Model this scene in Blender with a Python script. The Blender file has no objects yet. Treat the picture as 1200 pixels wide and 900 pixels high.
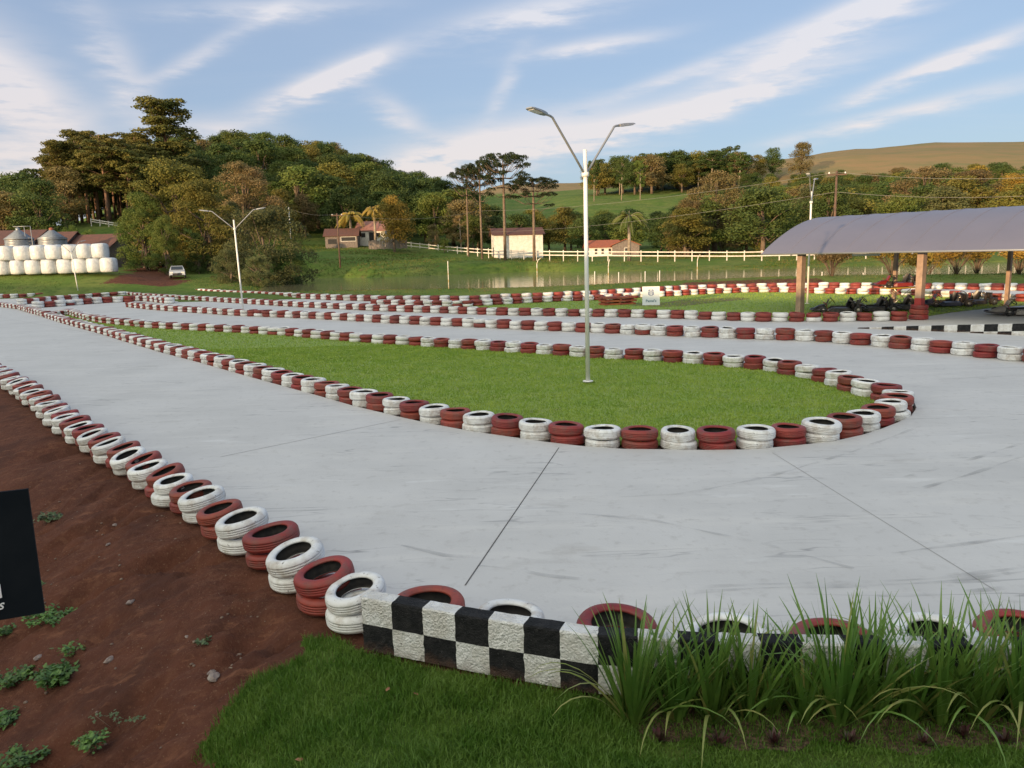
import bpy, math, random
import numpy as np
from mathutils import Vector, Matrix, Euler
from mathutils.geometry import delaunay_2d_cdt
from mathutils import noise as mnoise
R_ = math.radians
rng = random.Random(7)
C = bpy.context.scene.collection
SC = bpy.context.scene

# ------------------------------------------------------------------ camera
CAM_Z, PITCH, ROLL, F = 3.2, 9.65, -1.5, 900.0
cam_d = bpy.data.cameras.new('camera'); cam = bpy.data.objects.new('camera', cam_d); C.objects.link(cam)
cam_d.sensor_width = 36; cam_d.lens = 27.0; cam_d.clip_end = 5000; cam_d.clip_start = .05
CR = Matrix.Rotation(R_(90-PITCH), 3, 'X') @ Matrix.Rotation(R_(ROLL), 3, 'Z')
cam.matrix_world = Matrix.Translation((0, 0, CAM_Z)) @ CR.to_4x4()
SC.camera = cam

# ------------------------------------------------------------------ sky, sun, exposure
SUN_AZ, SUN_EL = 217.0, 6.0            # degrees clockwise from +Y; low evening sun behind the camera to the left
w = bpy.data.worlds.new('World'); SC.world = w; w.use_nodes = True
nt = w.node_tree; nt.nodes.clear()
def N(tree, typ, **kw):
    n = tree.nodes.new(typ)
    for k, v in kw.items():
        if k.startswith('i_'):
            key = k[2:]; key = int(key) if key.isdigit() else key.replace('_', ' ')
            n.inputs[key].default_value = v
        else: setattr(n, k, v)
    return n
def build_world():
    L = nt.links.new
    out = N(nt, 'ShaderNodeOutputWorld'); bg = N(nt, 'ShaderNodeBackground'); bg.inputs[1].default_value = .15
    sky = N(nt, 'ShaderNodeTexSky', sky_type='NISHITA', sun_disc=False, sun_elevation=R_(SUN_EL), sun_rotation=R_(SUN_AZ),
            altitude=600, air_density=1.0, dust_density=1.6, ozone_density=2.0)
    tc = N(nt, 'ShaderNodeTexCoord'); sep = N(nt, 'ShaderNodeSeparateXYZ'); L(tc.outputs['Generated'], sep.inputs[0])
    def M(op, a, b=None, c=None):
        m = N(nt, 'ShaderNodeMath', operation=op)
        for i, v in enumerate((a, b, c)):
            if v is None: continue
            if isinstance(v, (int, float)): m.inputs[i].default_value = v
            else: L(v, m.inputs[i])
        return m.outputs[0]
    x, y, z = sep.outputs
    az = M('ARCTAN2', x, y); el = M('ARCSINE', z)
    # flat cloud deck coordinates
    zz = M('MAXIMUM', M('ADD', z, .10), .03)
    u = M('DIVIDE', x, zz); v = M('DIVIDE', y, zz)
    cmb = N(nt, 'ShaderNodeCombineXYZ'); L(u, cmb.inputs[0]); L(v, cmb.inputs[1])
    mp = N(nt, 'ShaderNodeMapping'); L(cmb.outputs[0], mp.inputs[0])
    mp.inputs['Rotation'].default_value = (0, 0, R_(-28)); mp.inputs['Scale'].default_value = (.8, 2.6, 1)
    n1 = N(nt, 'ShaderNodeTexNoise'); n1.inputs['Scale'].default_value = .75; n1.inputs['Detail'].default_value = 9; n1.inputs['Roughness'].default_value = .62; n1.inputs['Distortion'].default_value = .6
    L(mp.outputs[0], n1.inputs[0])
    r1 = N(nt, 'ShaderNodeMapRange', interpolation_type='SMOOTHSTEP'); L(n1.outputs[0], r1.inputs[0]); r1.inputs[1].default_value = .42; r1.inputs[2].default_value = .95
    # long wisps laid in azimuth/elevation: (azimuth, elevation, length, thickness, tilt, strength), degrees
    ae = N(nt, 'ShaderNodeCombineXYZ'); L(az, ae.inputs[0]); L(el, ae.inputs[1])
    n2 = N(nt, 'ShaderNodeTexNoise'); n2.inputs['Scale'].default_value = 11; n2.inputs['Detail'].default_value = 9; n2.inputs['Roughness'].default_value = .6
    mp2 = N(nt, 'ShaderNodeMapping'); L(ae.outputs[0], mp2.inputs[0]); mp2.inputs['Rotation'].default_value = (0, 0, R_(-20)); mp2.inputs['Scale'].default_value = (1.0, 5.0, 1)
    L(mp2.outputs[0], n2.inputs[0])
    wob = M('SUBTRACT', n2.outputs[0], .5)
    total = r1.outputs[0]; total = M('MULTIPLY', total, CLOUD_AMT)
    wisps = WISPS
    for (a0, e0, ln, th, tl, st) in wisps:
        dx = M('SUBTRACT', az, R_(a0)); dy = M('SUBTRACT', el, R_(e0))
        c, s = math.cos(R_(tl)), math.sin(R_(tl))
        p = M('ADD', M('MULTIPLY', dx, c), M('MULTIPLY', dy, s)); q = M('SUBTRACT', M('MULTIPLY', dy, c), M('MULTIPLY', dx, s))
        q = M('ADD', q, M('MULTIPLY', wob, R_(th)*2.2))
        p = M('ADD', p, M('MULTIPLY', wob, R_(ln)*.8))
        p = M('DIVIDE', p, R_(ln)); q = M('DIVIDE', q, R_(th))
        g = M('EXPONENT', M('MULTIPLY', M('ADD', M('MULTIPLY', p, p), M('MULTIPLY', q, q)), -1.0))
        g = M('MULTIPLY', g, M('MULTIPLY', M('MAXIMUM', M('SUBTRACT', n2.outputs[0], .22), 0), st*3.8))
        total = M('ADD', total, g)
    cl = N(nt, 'ShaderNodeClamp'); L(total, cl.inputs[0])
    up = N(nt, 'ShaderNodeMapRange'); L(z, up.inputs[0]); up.inputs[1].default_value = -.02; up.inputs[2].default_value = .03
    fac = M('MULTIPLY', M('MULTIPLY', cl.outputs[0], up.outputs[0]), .66)
    # cloud light: warm near the horizon, whiter above
    cr = N(nt, 'ShaderNodeMapRange'); L(z, cr.inputs[0]); cr.inputs[1].default_value = .08; cr.inputs[2].default_value = .36
    cm = N(nt, 'ShaderNodeMix', data_type='RGBA'); L(cr.outputs[0], cm.inputs[0]); cm.inputs[6].default_value = (*CLOUD_LO, 1); cm.inputs[7].default_value = (*CLOUD_HI, 1)
    # the blue sky itself, slightly lifted (thin veil of high cloud)
    veil = N(nt, 'ShaderNodeMix', data_type='RGBA'); veil.inputs[0].default_value = .52; L(sky.outputs[0], veil.inputs[6]); veil.inputs[7].default_value = (*VEIL, 1)
    mx = N(nt, 'ShaderNodeMix', data_type='RGBA'); L(fac, mx.inputs[0]); L(veil.outputs[2], mx.inputs[6]); L(cm.outputs[2], mx.inputs[7])
    # unseen warm glow added to the sky behind the camera, to fill the shaded track
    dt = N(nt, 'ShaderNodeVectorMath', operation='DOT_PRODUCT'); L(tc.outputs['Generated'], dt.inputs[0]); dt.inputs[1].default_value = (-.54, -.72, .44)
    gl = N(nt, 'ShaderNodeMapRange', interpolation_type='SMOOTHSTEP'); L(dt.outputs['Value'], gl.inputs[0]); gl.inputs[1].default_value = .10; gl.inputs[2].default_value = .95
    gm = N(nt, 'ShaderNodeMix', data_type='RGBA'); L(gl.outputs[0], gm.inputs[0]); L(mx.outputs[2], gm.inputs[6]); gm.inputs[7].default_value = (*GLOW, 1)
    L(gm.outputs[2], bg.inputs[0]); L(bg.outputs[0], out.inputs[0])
WISPS = [(-12.5, 11.9, 4.6, .75, 22, 1.25), (-10.5, 12.8, 2.6, .4, 26, .8), (.8, 7.9, 9, 1.5, 8, .95), (15.5, 9.9, 7.5, .65, 13, 1.15), (9, 8.6, 5, .9, 12, .6), (2.5, 16.2, 6, 1.0, 9, .75), (6.3, 13.9, 4.5, .5, 6, .8),
         (21.5, 13.2, 8, 1.0, 18, .95), (26, 15.5, 7, .7, 16, .7), (28.6, 10.9, 4.6, .5, 16, 1.2), (26.6, 8.2, 7, .5, 9, .75), (-31, 10.5, 5, 2.2, -42, 1.0), (-33, 6, 8, 2.2, -10, .95), (-25.2, 12, 3.4, 1.2, -65, .55),
         (-15.5, 16.2, 6, .6, 5, .6), (-5, 6.6, 5, 1.1, 14, .8), (-20, 8.6, 4, .9, 0, .55), (-7.6, 9.8, 2.2, .8, -30, .6), (-20, 13.5, 7, .5, 30, .45), (13, 12.0, 7, .45, 15, .5), (0, 11.6, 2.5, .6, 60, .4)]
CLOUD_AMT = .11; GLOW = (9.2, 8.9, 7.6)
CLOUD_LO, CLOUD_HI, VEIL = (5.6, 4.7, 4.2), (5.0, 5.0, 5.2), (2.7, 3.3, 4.7)
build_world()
sl = bpy.data.lights.new('sun', 'SUN'); so = bpy.data.objects.new('sun', sl); C.objects.link(so)
sl.energy = 5.0; sl.angle = R_(.5); sl.color = (1, .66, .36)
sd = Vector((math.sin(R_(SUN_AZ))*math.cos(R_(SUN_EL)), math.cos(R_(SUN_AZ))*math.cos(R_(SUN_EL)), math.sin(R_(SUN_EL))))
so.rotation_euler = sd.to_track_quat('Z', 'Y').to_euler(); so.location = (0, 0, 60)
vs = SC.view_settings; vs.view_transform = 'Standard'; vs.look = 'None'; vs.gamma = 1; vs.use_curve_mapping = False
vs.exposure = 0.30
SC.render.engine = 'CYCLES'; SC.cycles.max_bounces = 6; SC.cycles.transparent_max_bounces = 8; SC.cycles.use_denoising = True

# ------------------------------------------------------------------ helpers
def P(px, py, z=0.0):
    """point of the place at height z that a sight line of the photograph (1200x900) meets"""
    d = CR @ Vector(((px-600)/F, -(py-450)/F, -1)); t = (z-CAM_Z)/d.z
    return Vector((d.x*t, d.y*t, z))
def Q(px, py, Y):
    """point on that sight line at ground distance Y"""
    d = CR @ Vector(((px-600)/F, -(py-450)/F, -1)); t = Y/d.y
    return Vector((d.x*t, Y, CAM_Z+d.z*t))
def S(a, b, x):
    t = np.clip((np.asarray(x, float)-a)/(b-a), 0, 1); return t*t*(3-2*t)
def tag(o, label=None, cat=None, group=None, kind=None):
    if label: o['label'] = label
    if cat: o['category'] = cat
    if group: o['group'] = group
    if kind: o['kind'] = kind
    return o
def link(o, parent=None):
    C.objects.link(o)
    if parent is not None: o.parent = parent
    return o
def empty(name, loc=(0, 0, 0), rz=0, rot=None):
    o = bpy.data.objects.new(name, None); o.empty_display_size = .1; o.location = loc
    o.rotation_euler = rot if rot else (0, 0, rz); return link(o)
def copy_thing(o, parent=None):
    c = o.copy(); link(c, parent)
    for ch in o.children: copy_thing(ch, c)
    return c
class MB:
    def __init__(s): s.v = []; s.f = []; s.m = []; s.sm = []
    def add(s, vs, fs, m=0, smooth=False):
        b = len(s.v); s.v += [tuple(p) for p in vs]
        for f in fs: s.f.append(tuple(i+b for i in f)); s.m.append(m); s.sm.append(smooth)
    def box(s, c, d, rz=0, m=0, M=None):
        x, y, z = d[0]/2, d[1]/2, d[2]/2
        vs = [Vector((a*x, b*y, e*z)) for a in (-1, 1) for b in (-1, 1) for e in (-1, 1)]
        rot = M if M is not None else Matrix.Rotation(rz, 3, 'Z')
        vs = [rot @ p + Vector(c) for p in vs]
        s.add(vs, [(0, 1, 3, 2), (4, 6, 7, 5), (0, 4, 5, 1), (2, 3, 7, 6), (0, 2, 6, 4), (1, 5, 7, 3)], m)
    def tube(s, pts, rad, n=8, m=0, caps=True):
        pts = [Vector(p) for p in pts]; rad = rad if isinstance(rad, (list, tuple)) else [rad]*len(pts)
        vs = []; fs = []
        up = None
        for i, p in enumerate(pts):
            t = (pts[min(i+1, len(pts)-1)]-pts[max(i-1, 0)]).normalized()
            if up is None: up = Vector((1, 0, 0)) if abs(t.x) < .8 else Vector((0, 1, 0))
            a = (up - t*up.dot(t)).normalized(); b = t.cross(a); up = a
            for k in range(n):
                an = 2*math.pi*k/n; vs.append(p + (a*math.cos(an)+b*math.sin(an))*rad[i])
        for i in range(len(pts)-1):
            for k in range(n):
                k2 = (k+1) % n; fs.append((i*n+k, i*n+k2, (i+1)*n+k2, (i+1)*n+k))
        if caps: fs.append(tuple(range(n))[::-1]); fs.append(tuple((len(pts)-1)*n+k for k in range(n)))
        s.add(vs, fs, m, True)
    def lathe(s, prof, n=24, m=0, c=(0, 0, 0), close=False, mats=None):
        vs = []; fs = []; ms = []
        for (r, z) in prof:
            for k in range(n):
                a = 2*math.pi*k/n; vs.append((c[0]+r*math.cos(a), c[1]+r*math.sin(a), c[2]+z))
        np_ = len(prof)
        for i in range(np_ if close else np_-1):
            j = (i+1) % np_
            for k in range(n):
                k2 = (k+1) % n; fs.append((i*n+k, i*n+k2, j*n+k2, j*n+k)); ms.append(mats[i] if mats else m)
        b = len(s.v); s.v += vs
        for f, q in zip(fs, ms): s.f.append(tuple(i+b for i in f)); s.m.append(q); s.sm.append(True)
    def mesh(s, name, mats):
        me = bpy.data.meshes.new(name); me.from_pydata([tuple(v) for v in s.v], [], s.f)
        for m in (mats if isinstance(mats, (list, tuple)) else [mats]): me.materials.append(m)
        me.polygons.foreach_set('material_index', s.m); me.polygons.foreach_set('use_smooth', s.sm); me.update(); return me
    def build(s, name, mats, parent=None, loc=None, rot=None):
        o = bpy.data.objects.new(name, s.mesh(name, mats)); link(o, parent)
        if loc is not None: o.location = loc
        if rot is not None: o.rotation_euler = rot
        return o
def np_mesh(name, V, Fc, mats, k=4, mi=None, smooth=False):
    """mesh from arrays: V (n,3), Fc (m,k)"""
    me = bpy.data.meshes.new(name); V = np.asarray(V, np.float32); Fc = np.asarray(Fc, np.int32)
    me.vertices.add(len(V)); me.vertices.foreach_set('co', V.ravel())
    me.loops.add(Fc.size); me.loops.foreach_set('vertex_index', Fc.ravel())
    me.polygons.add(len(Fc)); me.polygons.foreach_set('loop_start', np.arange(len(Fc), dtype=np.int32)*Fc.shape[1])
    for m in (mats if isinstance(mats, (list, tuple)) else [mats]): me.materials.append(m)
    if mi is not None: me.polygons.foreach_set('material_index', np.asarray(mi, np.int32))
    if smooth: me.polygons.foreach_set('use_smooth', np.ones(len(Fc), bool))
    me.update(calc_edges=True); me.validate(); return me
def obj(name, me, parent=None):
    return link(bpy.data.objects.new(name, me), parent)

# ------------------------------------------------------------------ materials
def mat(name, col, rough=.8, metal=0, col2=None, scale=4, detail=4, lo=.4, hi=.6, bump=0, bscale=None, rand=0, spec=None, coords='Object', extra=None, trans=0):
    m = bpy.data.materials.new(name); m.use_nodes = True; t = m.node_tree; L = t.links.new
    b = t.nodes['Principled BSDF']; b.inputs['Roughness'].default_value = rough; b.inputs['Metallic'].default_value = metal
    if spec is not None: b.inputs['Specular IOR Level'].default_value = spec
    b.inputs['Base Color'].default_value = (*col, 1)
    tc = N(t, 'ShaderNodeTexCoord'); src = tc.outputs[coords] if coords != 'World' else None
    if coords == 'World':
        src = N(t, 'ShaderNodeNewGeometry').outputs['Position']
    cur = None
    if col2 is not None:
        n = N(t, 'ShaderNodeTexNoise'); L(src, n.inputs[0]); n.inputs['Scale'].default_value = scale; n.inputs['Detail'].default_value = detail; n.inputs['Roughness'].default_value = .6
        mr = N(t, 'ShaderNodeMapRange'); L(n.outputs[0], mr.inputs[0]); mr.inputs[1].default_value = lo; mr.inputs[2].default_value = hi
        mx = N(t, 'ShaderNodeMix', data_type='RGBA'); L(mr.outputs[0], mx.inputs[0]); mx.inputs[6].default_value = (*col, 1); mx.inputs[7].default_value = (*col2, 1)
        cur = mx.outputs[2]
    if rand:
        oi = N(t, 'ShaderNodeObjectInfo'); hv = N(t, 'ShaderNodeHueSaturation')
        mr = N(t, 'ShaderNodeMapRange'); L(oi.outputs['Random'], mr.inputs[0]); mr.inputs[3].default_value = 1-rand; mr.inputs[4].default_value = 1+rand
        L(mr.outputs[0], hv.inputs['Value'])
        mr2 = N(t, 'ShaderNodeMapRange'); mm = N(t, 'ShaderNodeMath', operation='FRACT'); mk = N(t, 'ShaderNodeMath', operation='MULTIPLY'); mk.inputs[1].default_value = 7.31
        L(oi.outputs['Random'], mk.inputs[0]); L(mk.outputs[0], mm.inputs[0]); L(mm.outputs[0], mr2.inputs[0]); mr2.inputs[3].default_value = .5-rand*.05; mr2.inputs[4].default_value = .5+rand*.05
        L(mr2.outputs[0], hv.inputs['Hue'])
        if cur is not None: L(cur, hv.inputs['Color'])
        else: hv.inputs['Color'].default_value = (*col, 1)
        cur = hv.outputs[0]
    if extra: cur = extra(t, L, src, cur)
    if cur is not None: L(cur, b.inputs['Base Color'])
    if bump:
        n = N(t, 'ShaderNodeTexNoise'); L(src, n.inputs[0]); n.inputs['Scale'].default_value = bscale or scale*4; n.inputs['Detail'].default_value = 5
        bp = N(t, 'ShaderNodeBump'); bp.inputs['Strength'].default_value = 1; bp.inputs['Distance'].default_value = bump
        L(n.outputs[0], bp.inputs['Height']); L(bp.outputs[0], b.inputs['Normal'])
    if trans:
        tr = N(t, 'ShaderNodeBsdfTranslucent'); ms = N(t, 'ShaderNodeMixShader'); ms.inputs[0].default_value = trans
        if cur is not None: L(cur, tr.inputs[0])
        else: tr.inputs[0].default_value = (*col, 1)
        o = t.nodes['Material Output']; L(b.outputs[0], ms.inputs[1]); L(tr.outputs[0], ms.inputs[2]); L(ms.outputs[0], o.inputs[0])
    return m
def noise_mix(colB, scale, lo, hi, stretch=None, rz=0, detail=5):
    def f(t, L, src, cur):
        s = src
        if stretch:
            mp = N(t, 'ShaderNodeMapping'); L(src, mp.inputs[0]); mp.inputs['Scale'].default_value = stretch; mp.inputs['Rotation'].default_value = (0, 0, rz); s = mp.outputs[0]
        n = N(t, 'ShaderNodeTexNoise'); L(s, n.inputs[0]); n.inputs['Scale'].default_value = scale; n.inputs['Detail'].default_value = detail; n.inputs['Roughness'].default_value = .65
        mr = N(t, 'ShaderNodeMapRange'); L(n.outputs[0], mr.inputs[0]); mr.inputs[1].default_value = lo; mr.inputs[2].default_value = hi
        mx = N(t, 'ShaderNodeMix', data_type='RGBA'); L(mr.outputs[0], mx.inputs[0]); L(cur, mx.inputs[6]); mx.inputs[7].default_value = (*colB, 1)
        return mx.outputs[2]
    return f
def chain(*fs):
    def f(t, L, src, cur):
        for g in fs: cur = g(t, L, src, cur)
        return cur
    return f
def mud(t, L, src, cur):        # soil splashed up from the ground
    sp = N(t, 'ShaderNodeSeparateXYZ'); L(src, sp.inputs[0]); n = N(t, 'ShaderNodeTexNoise'); L(src, n.inputs[0]); n.inputs['Scale'].default_value = 9; n.inputs['Detail'].default_value = 6
    a = N(t, 'ShaderNodeMath', operation='MULTIPLY_ADD'); L(n.outputs[0], a.inputs[0]); a.inputs[1].default_value = -.26; L(sp.outputs[2], a.inputs[2])
    r = N(t, 'ShaderNodeMapRange'); L(a.outputs[0], r.inputs[0]); r.inputs[1].default_value = -.13; r.inputs[2].default_value = -.04; r.inputs[3].default_value = .40; r.inputs[4].default_value = 0
    mx = N(t, 'ShaderNodeMix', data_type='RGBA'); L(r.outputs[0], mx.inputs[0]); L(cur, mx.inputs[6]); mx.inputs[7].default_value = (.16, .085, .055, 1)
    return mx.outputs[2]
def marks(t, L, src, cur):      # rubber marks left by the karts, long thin curved smears
    n0 = N(t, 'ShaderNodeTexNoise'); L(src, n0.inputs[0]); n0.inputs['Scale'].default_value = .12
    mpp = N(t, 'ShaderNodeMapping'); L(src, mpp.inputs[0]); mpp.inputs['Rotation'].default_value = (0, 0, R_(8)); mpp.inputs['Scale'].default_value = (.16, 1.5, 1)
    ad = N(t, 'ShaderNodeVectorMath', operation='ADD'); L(mpp.outputs[0], ad.inputs[0]); L(n0.outputs[1], ad.inputs[1])
    n = N(t, 'ShaderNodeTexNoise'); L(ad.outputs[0], n.inputs[0]); n.inputs['Scale'].default_value = 1.6; n.inputs['Detail'].default_value = 3; n.inputs['Roughness'].default_value = .55
    a = N(t, 'ShaderNodeMath', operation='SUBTRACT'); L(n.outputs[0], a.inputs[0]); a.inputs[1].default_value = .52
    b = N(t, 'ShaderNodeMath', operation='ABSOLUTE'); L(a.outputs[0], b.inputs[0])
    r = N(t, 'ShaderNodeMapRange'); L(b.outputs[0], r.inputs[0]); r.inputs[1].default_value = 0; r.inputs[2].default_value = .011; r.inputs[3].default_value = .55; r.inputs[4].default_value = 0
    n3 = N(t, 'ShaderNodeTexNoise'); L(src, n3.inputs[0]); n3.inputs['Scale'].default_value = .7; n3.inputs['Detail'].default_value = 4
    r3 = N(t, 'ShaderNodeMapRange'); L(n3.outputs[0], r3.inputs[0]); r3.inputs[1].default_value = .48; r3.inputs[2].default_value = .62
    mm = N(t, 'ShaderNodeMath', operation='MULTIPLY'); L(r.outputs[0], mm.inputs[0]); L(r3.outputs[0], mm.inputs[1])
    mx = N(t, 'ShaderNodeMix', data_type='RGBA'); L(mm.outputs[0], mx.inputs[0]); L(cur, mx.inputs[6]); mx.inputs[7].default_value = (.16, .16, .165, 1)
    return mx.outputs[2]
MAT = {}
MAT['concrete'] = mat('concrete', (.575, .57, .555), .62, col2=(.50, .495, .48), scale=.45, lo=.35, hi=.7, bump=.003, bscale=30, coords='World',
                      extra=chain(noise_mix((.61, .60, .575), 1.3, .5, .75, (.3, 1.6, 1), .3), noise_mix((.43, .42, .40), 6, .55, .8), noise_mix((.40, .385, .36), .55, .60, .80, (1, 2.2, 1), .5, 8), noise_mix((.66, .66, .65), .8, .62, .75, (.5, 1.8, 1), -.4), marks))
MAT['joint'] = mat('joint_filler', (.10, .095, .09), .9)
MAT['joint_pale'] = mat('joint_filler_pale', (.30, .295, .285), .9)
MAT['soil'] = mat('soil', (.085, .042, .026), .95, col2=(.05, .026, .018), scale=3, bump=.02, bscale=14, coords='World')
MAT['lawn'] = mat('lawn', (.22, .32, .055), .9, col2=(.28, .34, .08), scale=.9, lo=.35, hi=.7, bump=.02, bscale=60, coords='World',
                  extra=chain(noise_mix((.12, .22, .034), 9, .45, .75, detail=8), noise_mix((.17, .17, .07), .5, .62, .8)))
MAT['white_tyre'] = mat('white_painted_tyre', (.74, .75, .75), .55, col2=(.56, .55, .51), scale=9, lo=.45, hi=.75, rand=.07, bump=.004, bscale=25,
                        extra=chain(noise_mix((.40, .32, .26), 4, .52, .80), noise_mix((.16, .15, .14), 24, .62, .70), noise_mix((.30, .13, .09), 7, .70, .78)))
MAT['red_tyre'] = mat('red_painted_tyre', (.26, .038, .026), .55, col2=(.19, .034, .026), scale=8, lo=.4, hi=.7, rand=.16, bump=.004, bscale=25,
                      extra=chain(noise_mix((.17, .085, .065), 4, .50, .8), noise_mix((.06, .03, .028), 24, .62, .72)))
MAT['rubber'] = mat('rubber', (.022, .022, .024), .7, col2=(.05, .045, .04), scale=10)
MAT['wall_white'] = mat('rough_white_paint', (.80, .81, .81), .85, col2=(.66, .65, .62), scale=6, bump=.030, bscale=55, coords='World', extra=chain(noise_mix((.2, .19, .17), 22, .66, .74), noise_mix((.34, .33, .32), 60, .60, .68), mud))
MAT['wall_black'] = mat('rough_black_paint', (.012, .013, .015), .85, col2=(.026, .026, .028), scale=12, spec=.25, extra=chain(mud, noise_mix((.10, .10, .10), 60, .62, .70)), bump=.022, bscale=75, coords='World')
MAT['pole_white'] = mat('white_painted_steel', (.78, .77, .74), .45, col2=(.62, .58, .52), scale=3, lo=.55, hi=.8)
MAT['galv'] = mat('grey_steel', (.30, .31, .32), .5, metal=.5)
MAT['lens'] = mat('lamp_lens', (.55, .56, .55), .25)
MAT['black'] = mat('black_sheet', (.006, .009, .013), .75, col2=(.010, .013, .017), scale=3, spec=.12)
MAT['letter'] = mat('white_letters', (.8, .8, .8), .5)
MAT['roof_sheet'] = mat('pavilion_sheet', (.16, .16, .205), .42, metal=.15, col2=(.18, .178, .225), scale=.5, lo=.3, hi=.7, coords='World')
MAT['timber'] = mat('post_concrete', (.36, .25, .18), .85, col2=(.27, .19, .14), scale=3)
MAT['redpaint'] = mat('red_paint', (.33, .03, .025), .5)
MAT['water'] = mat('pond_water', (.17, .16, .095), .08, bump=.015, bscale=1.3, coords='World', spec=.6)

def resample(pts, sp):
    L_ = [0]
    for a, b in zip(pts[:-1], pts[1:]): L_.append(L_[-1]+(b-a).length)
    n = max(1, int(round(L_[-1]/sp))); out = []
    for k in range(n+1):
        s = L_[-1]*k/n; i = 0
        while i < len(L_)-2 and L_[i+1] < s: i += 1
        f = (s-L_[i])/max(1e-6, L_[i+1]-L_[i]); out.append(pts[i].lerp(pts[i+1], f))
    return out
# ------------------------------------------------------------------ the layout, in metres (read off through the sight lines)
def poly(pts, z=0): return [P(x, y, z) for x, y in pts]
ISL = [(57,371.5),(80,378.7),(106.7,386),(133,393),(150.7,398.7),(200,413),(250,426),(300,440),(350,453.7),(387,463.7),(430,476),(480,488),(516,496),(563,505),(617,513),(652,518),(690,522.5),
       (733,525.5),(777,526),(825,526.7),(872,526),(917,521.7),(958,517.3),(990,510),(1012,503),(1030,496),(1045,489),(1052,480),(1050,472),(1035,467),(1018,463),(1001,460),(990,453),(978,450),(961.7,445),(946.7,441.7),
       (920,436.7),(900,432),(873,430.7),(850,428),(825,425.7),(801.7,424),(778,422.7),(755,420.7),(732,420),(710,419),(625,413),(550,408),(457,402),(425,400),(335,392),(265,388),(216,385.6),(173,383),(150,380.4),(126.7,378),(106.7,374.7),(93,370.7),(81,366.7)]
ROWA = [(153,360),(177,362.7),(200,364.7),(220,366),(250,368),(270,369.6),(290,370.7),(350,373),(400,375.5),(465,379.5),(537,383),(620,387),(675,389.5),(727,391.5),(787,394.5),(830,396),(875,398),(932,399.8),(960,400.8),(983,403),(1006,405),(1031,407),(1056,409.6),(1082,412),(1108,415.4),(1137,418),(1168,422),(1215,426.5)]
ROWB = [(145,346.5),(175,349),(210,351.3),(257,354),(299,356.7),(350,360),(400,362.5),(450,365),(525,367.5),(592,370),(665,371),(740,372.5),(787,373.7),(852,376),(890,377.5),(967,377.7),(1010,377),(1053,376.7)]
ROWC = [(440,358),(480,359.5),(516,360),(545,360),(575,358),(630,355),(657,353.7),(700,352.5),(750,349.5),(795,347),(840,344.5),(875,343),(920,343),(962,344.5),(1027,345.4),(1050,346),(1100,348),(1141,351),(1177,353),(1215,354.5)]
ROWD = [(0,350),(20,349.5),(50,348),(80,346),(110,344),(151,341),(175,340),(200,340.5),(222,342.5),(250,344.5),(300,347),(350,350),(400,352.3),(450,353.5),(500,354),(550,354),(600,351.5),(650,350),(700,347),(750,344),(800,341),(850,339.5),(900,338.5),(950,338),(1000,338.5),(1100,339),(1150,340),(1215,341.5)]
ROWL = [(-25,357.5),(0,359.2),(25,362.5),(40,367),(55,371)]
ROWL2 = [(45,361),(68,359.5),(98,357),(123,355.3),(151,354)]
ROWL3 = [(26,357),(60,353.5),(100,350.2),(143,347.5)]
CLUS = [(160,352.5),(180,353.5),(199,356)]
ROW1 = [(420,692),(383,673),(349,651),(318,629),(289,612),(262,598),(237,583),(217,570),(200,560),(183,549),(168,539),(152,530),(135,521),(114,510),(102,502),(88,494),(75,485),(60,473),(45,462),(30,452),(15,443),(0,434),(-20,424)]
edge1 = [P(x, y, .27) for x, y in ROW1]; edge1 = [Vector((p.x, p.y, 0)) for p in edge1]
E1 = np.array([(p.x-.06, p.y-.04) for p in edge1])     # outer edge of the slab on the dirt side
E1 = np.vstack([[[E1[0, 0]+.22, E1[0, 1]-.30]], E1, [[-40, 27]], [[-120, 80]]])
def polydist(X, Y, pl):
    """distance to a polyline and side (positive to its left when walking along it)"""
    X = np.asarray(X, float); Y = np.asarray(Y, float)
    best = np.full(X.shape, 1e9); side = np.zeros(X.shape)
    for (a, b) in zip(pl[:-1], pl[1:]):
        dx, dy = b[0]-a[0], b[1]-a[1]; l2 = dx*dx+dy*dy+1e-12
        t = np.clip(((X-a[0])*dx+(Y-a[1])*dy)/l2, 0, 1)
        ex = X-(a[0]+t*dx); ey = Y-(a[1]+t*dy); d = np.hypot(ex, ey)
        cr = dx*(Y-a[1])-dy*(X-a[0])
        m = d < best; best = np.where(m, d, best); side = np.where(m, np.sign(cr), side)
    return best, side
def inside(X, Y, pl):
    X = np.asarray(X, float); Y = np.asarray(Y, float); r = np.zeros(X.shape, bool); n = len(pl)
    for i in range(n):
        x1, y1 = pl[i][0], pl[i][1]; x2, y2 = pl[(i+1) % n][0], pl[(i+1) % n][1]
        if y1 == y2: continue
        c = ((y1 > Y) != (y2 > Y)) & (X < (x2-x1)*(Y-y1)/(y2-y1)+x1); r ^= c
    return r
# checkered wall line (front top edge, z = .46)
WALL_H = .46
wall_pts = [P(423, 700, WALL_H), P(560, 724, WALL_H), P(690, 744, WALL_H), P(830, 752, WALL_H), P(960, 755, WALL_H), P(1100, 757, WALL_H), P(1260, 758, WALL_H)]
wl = np.array([(p.x, p.y) for p in wall_pts])
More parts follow.
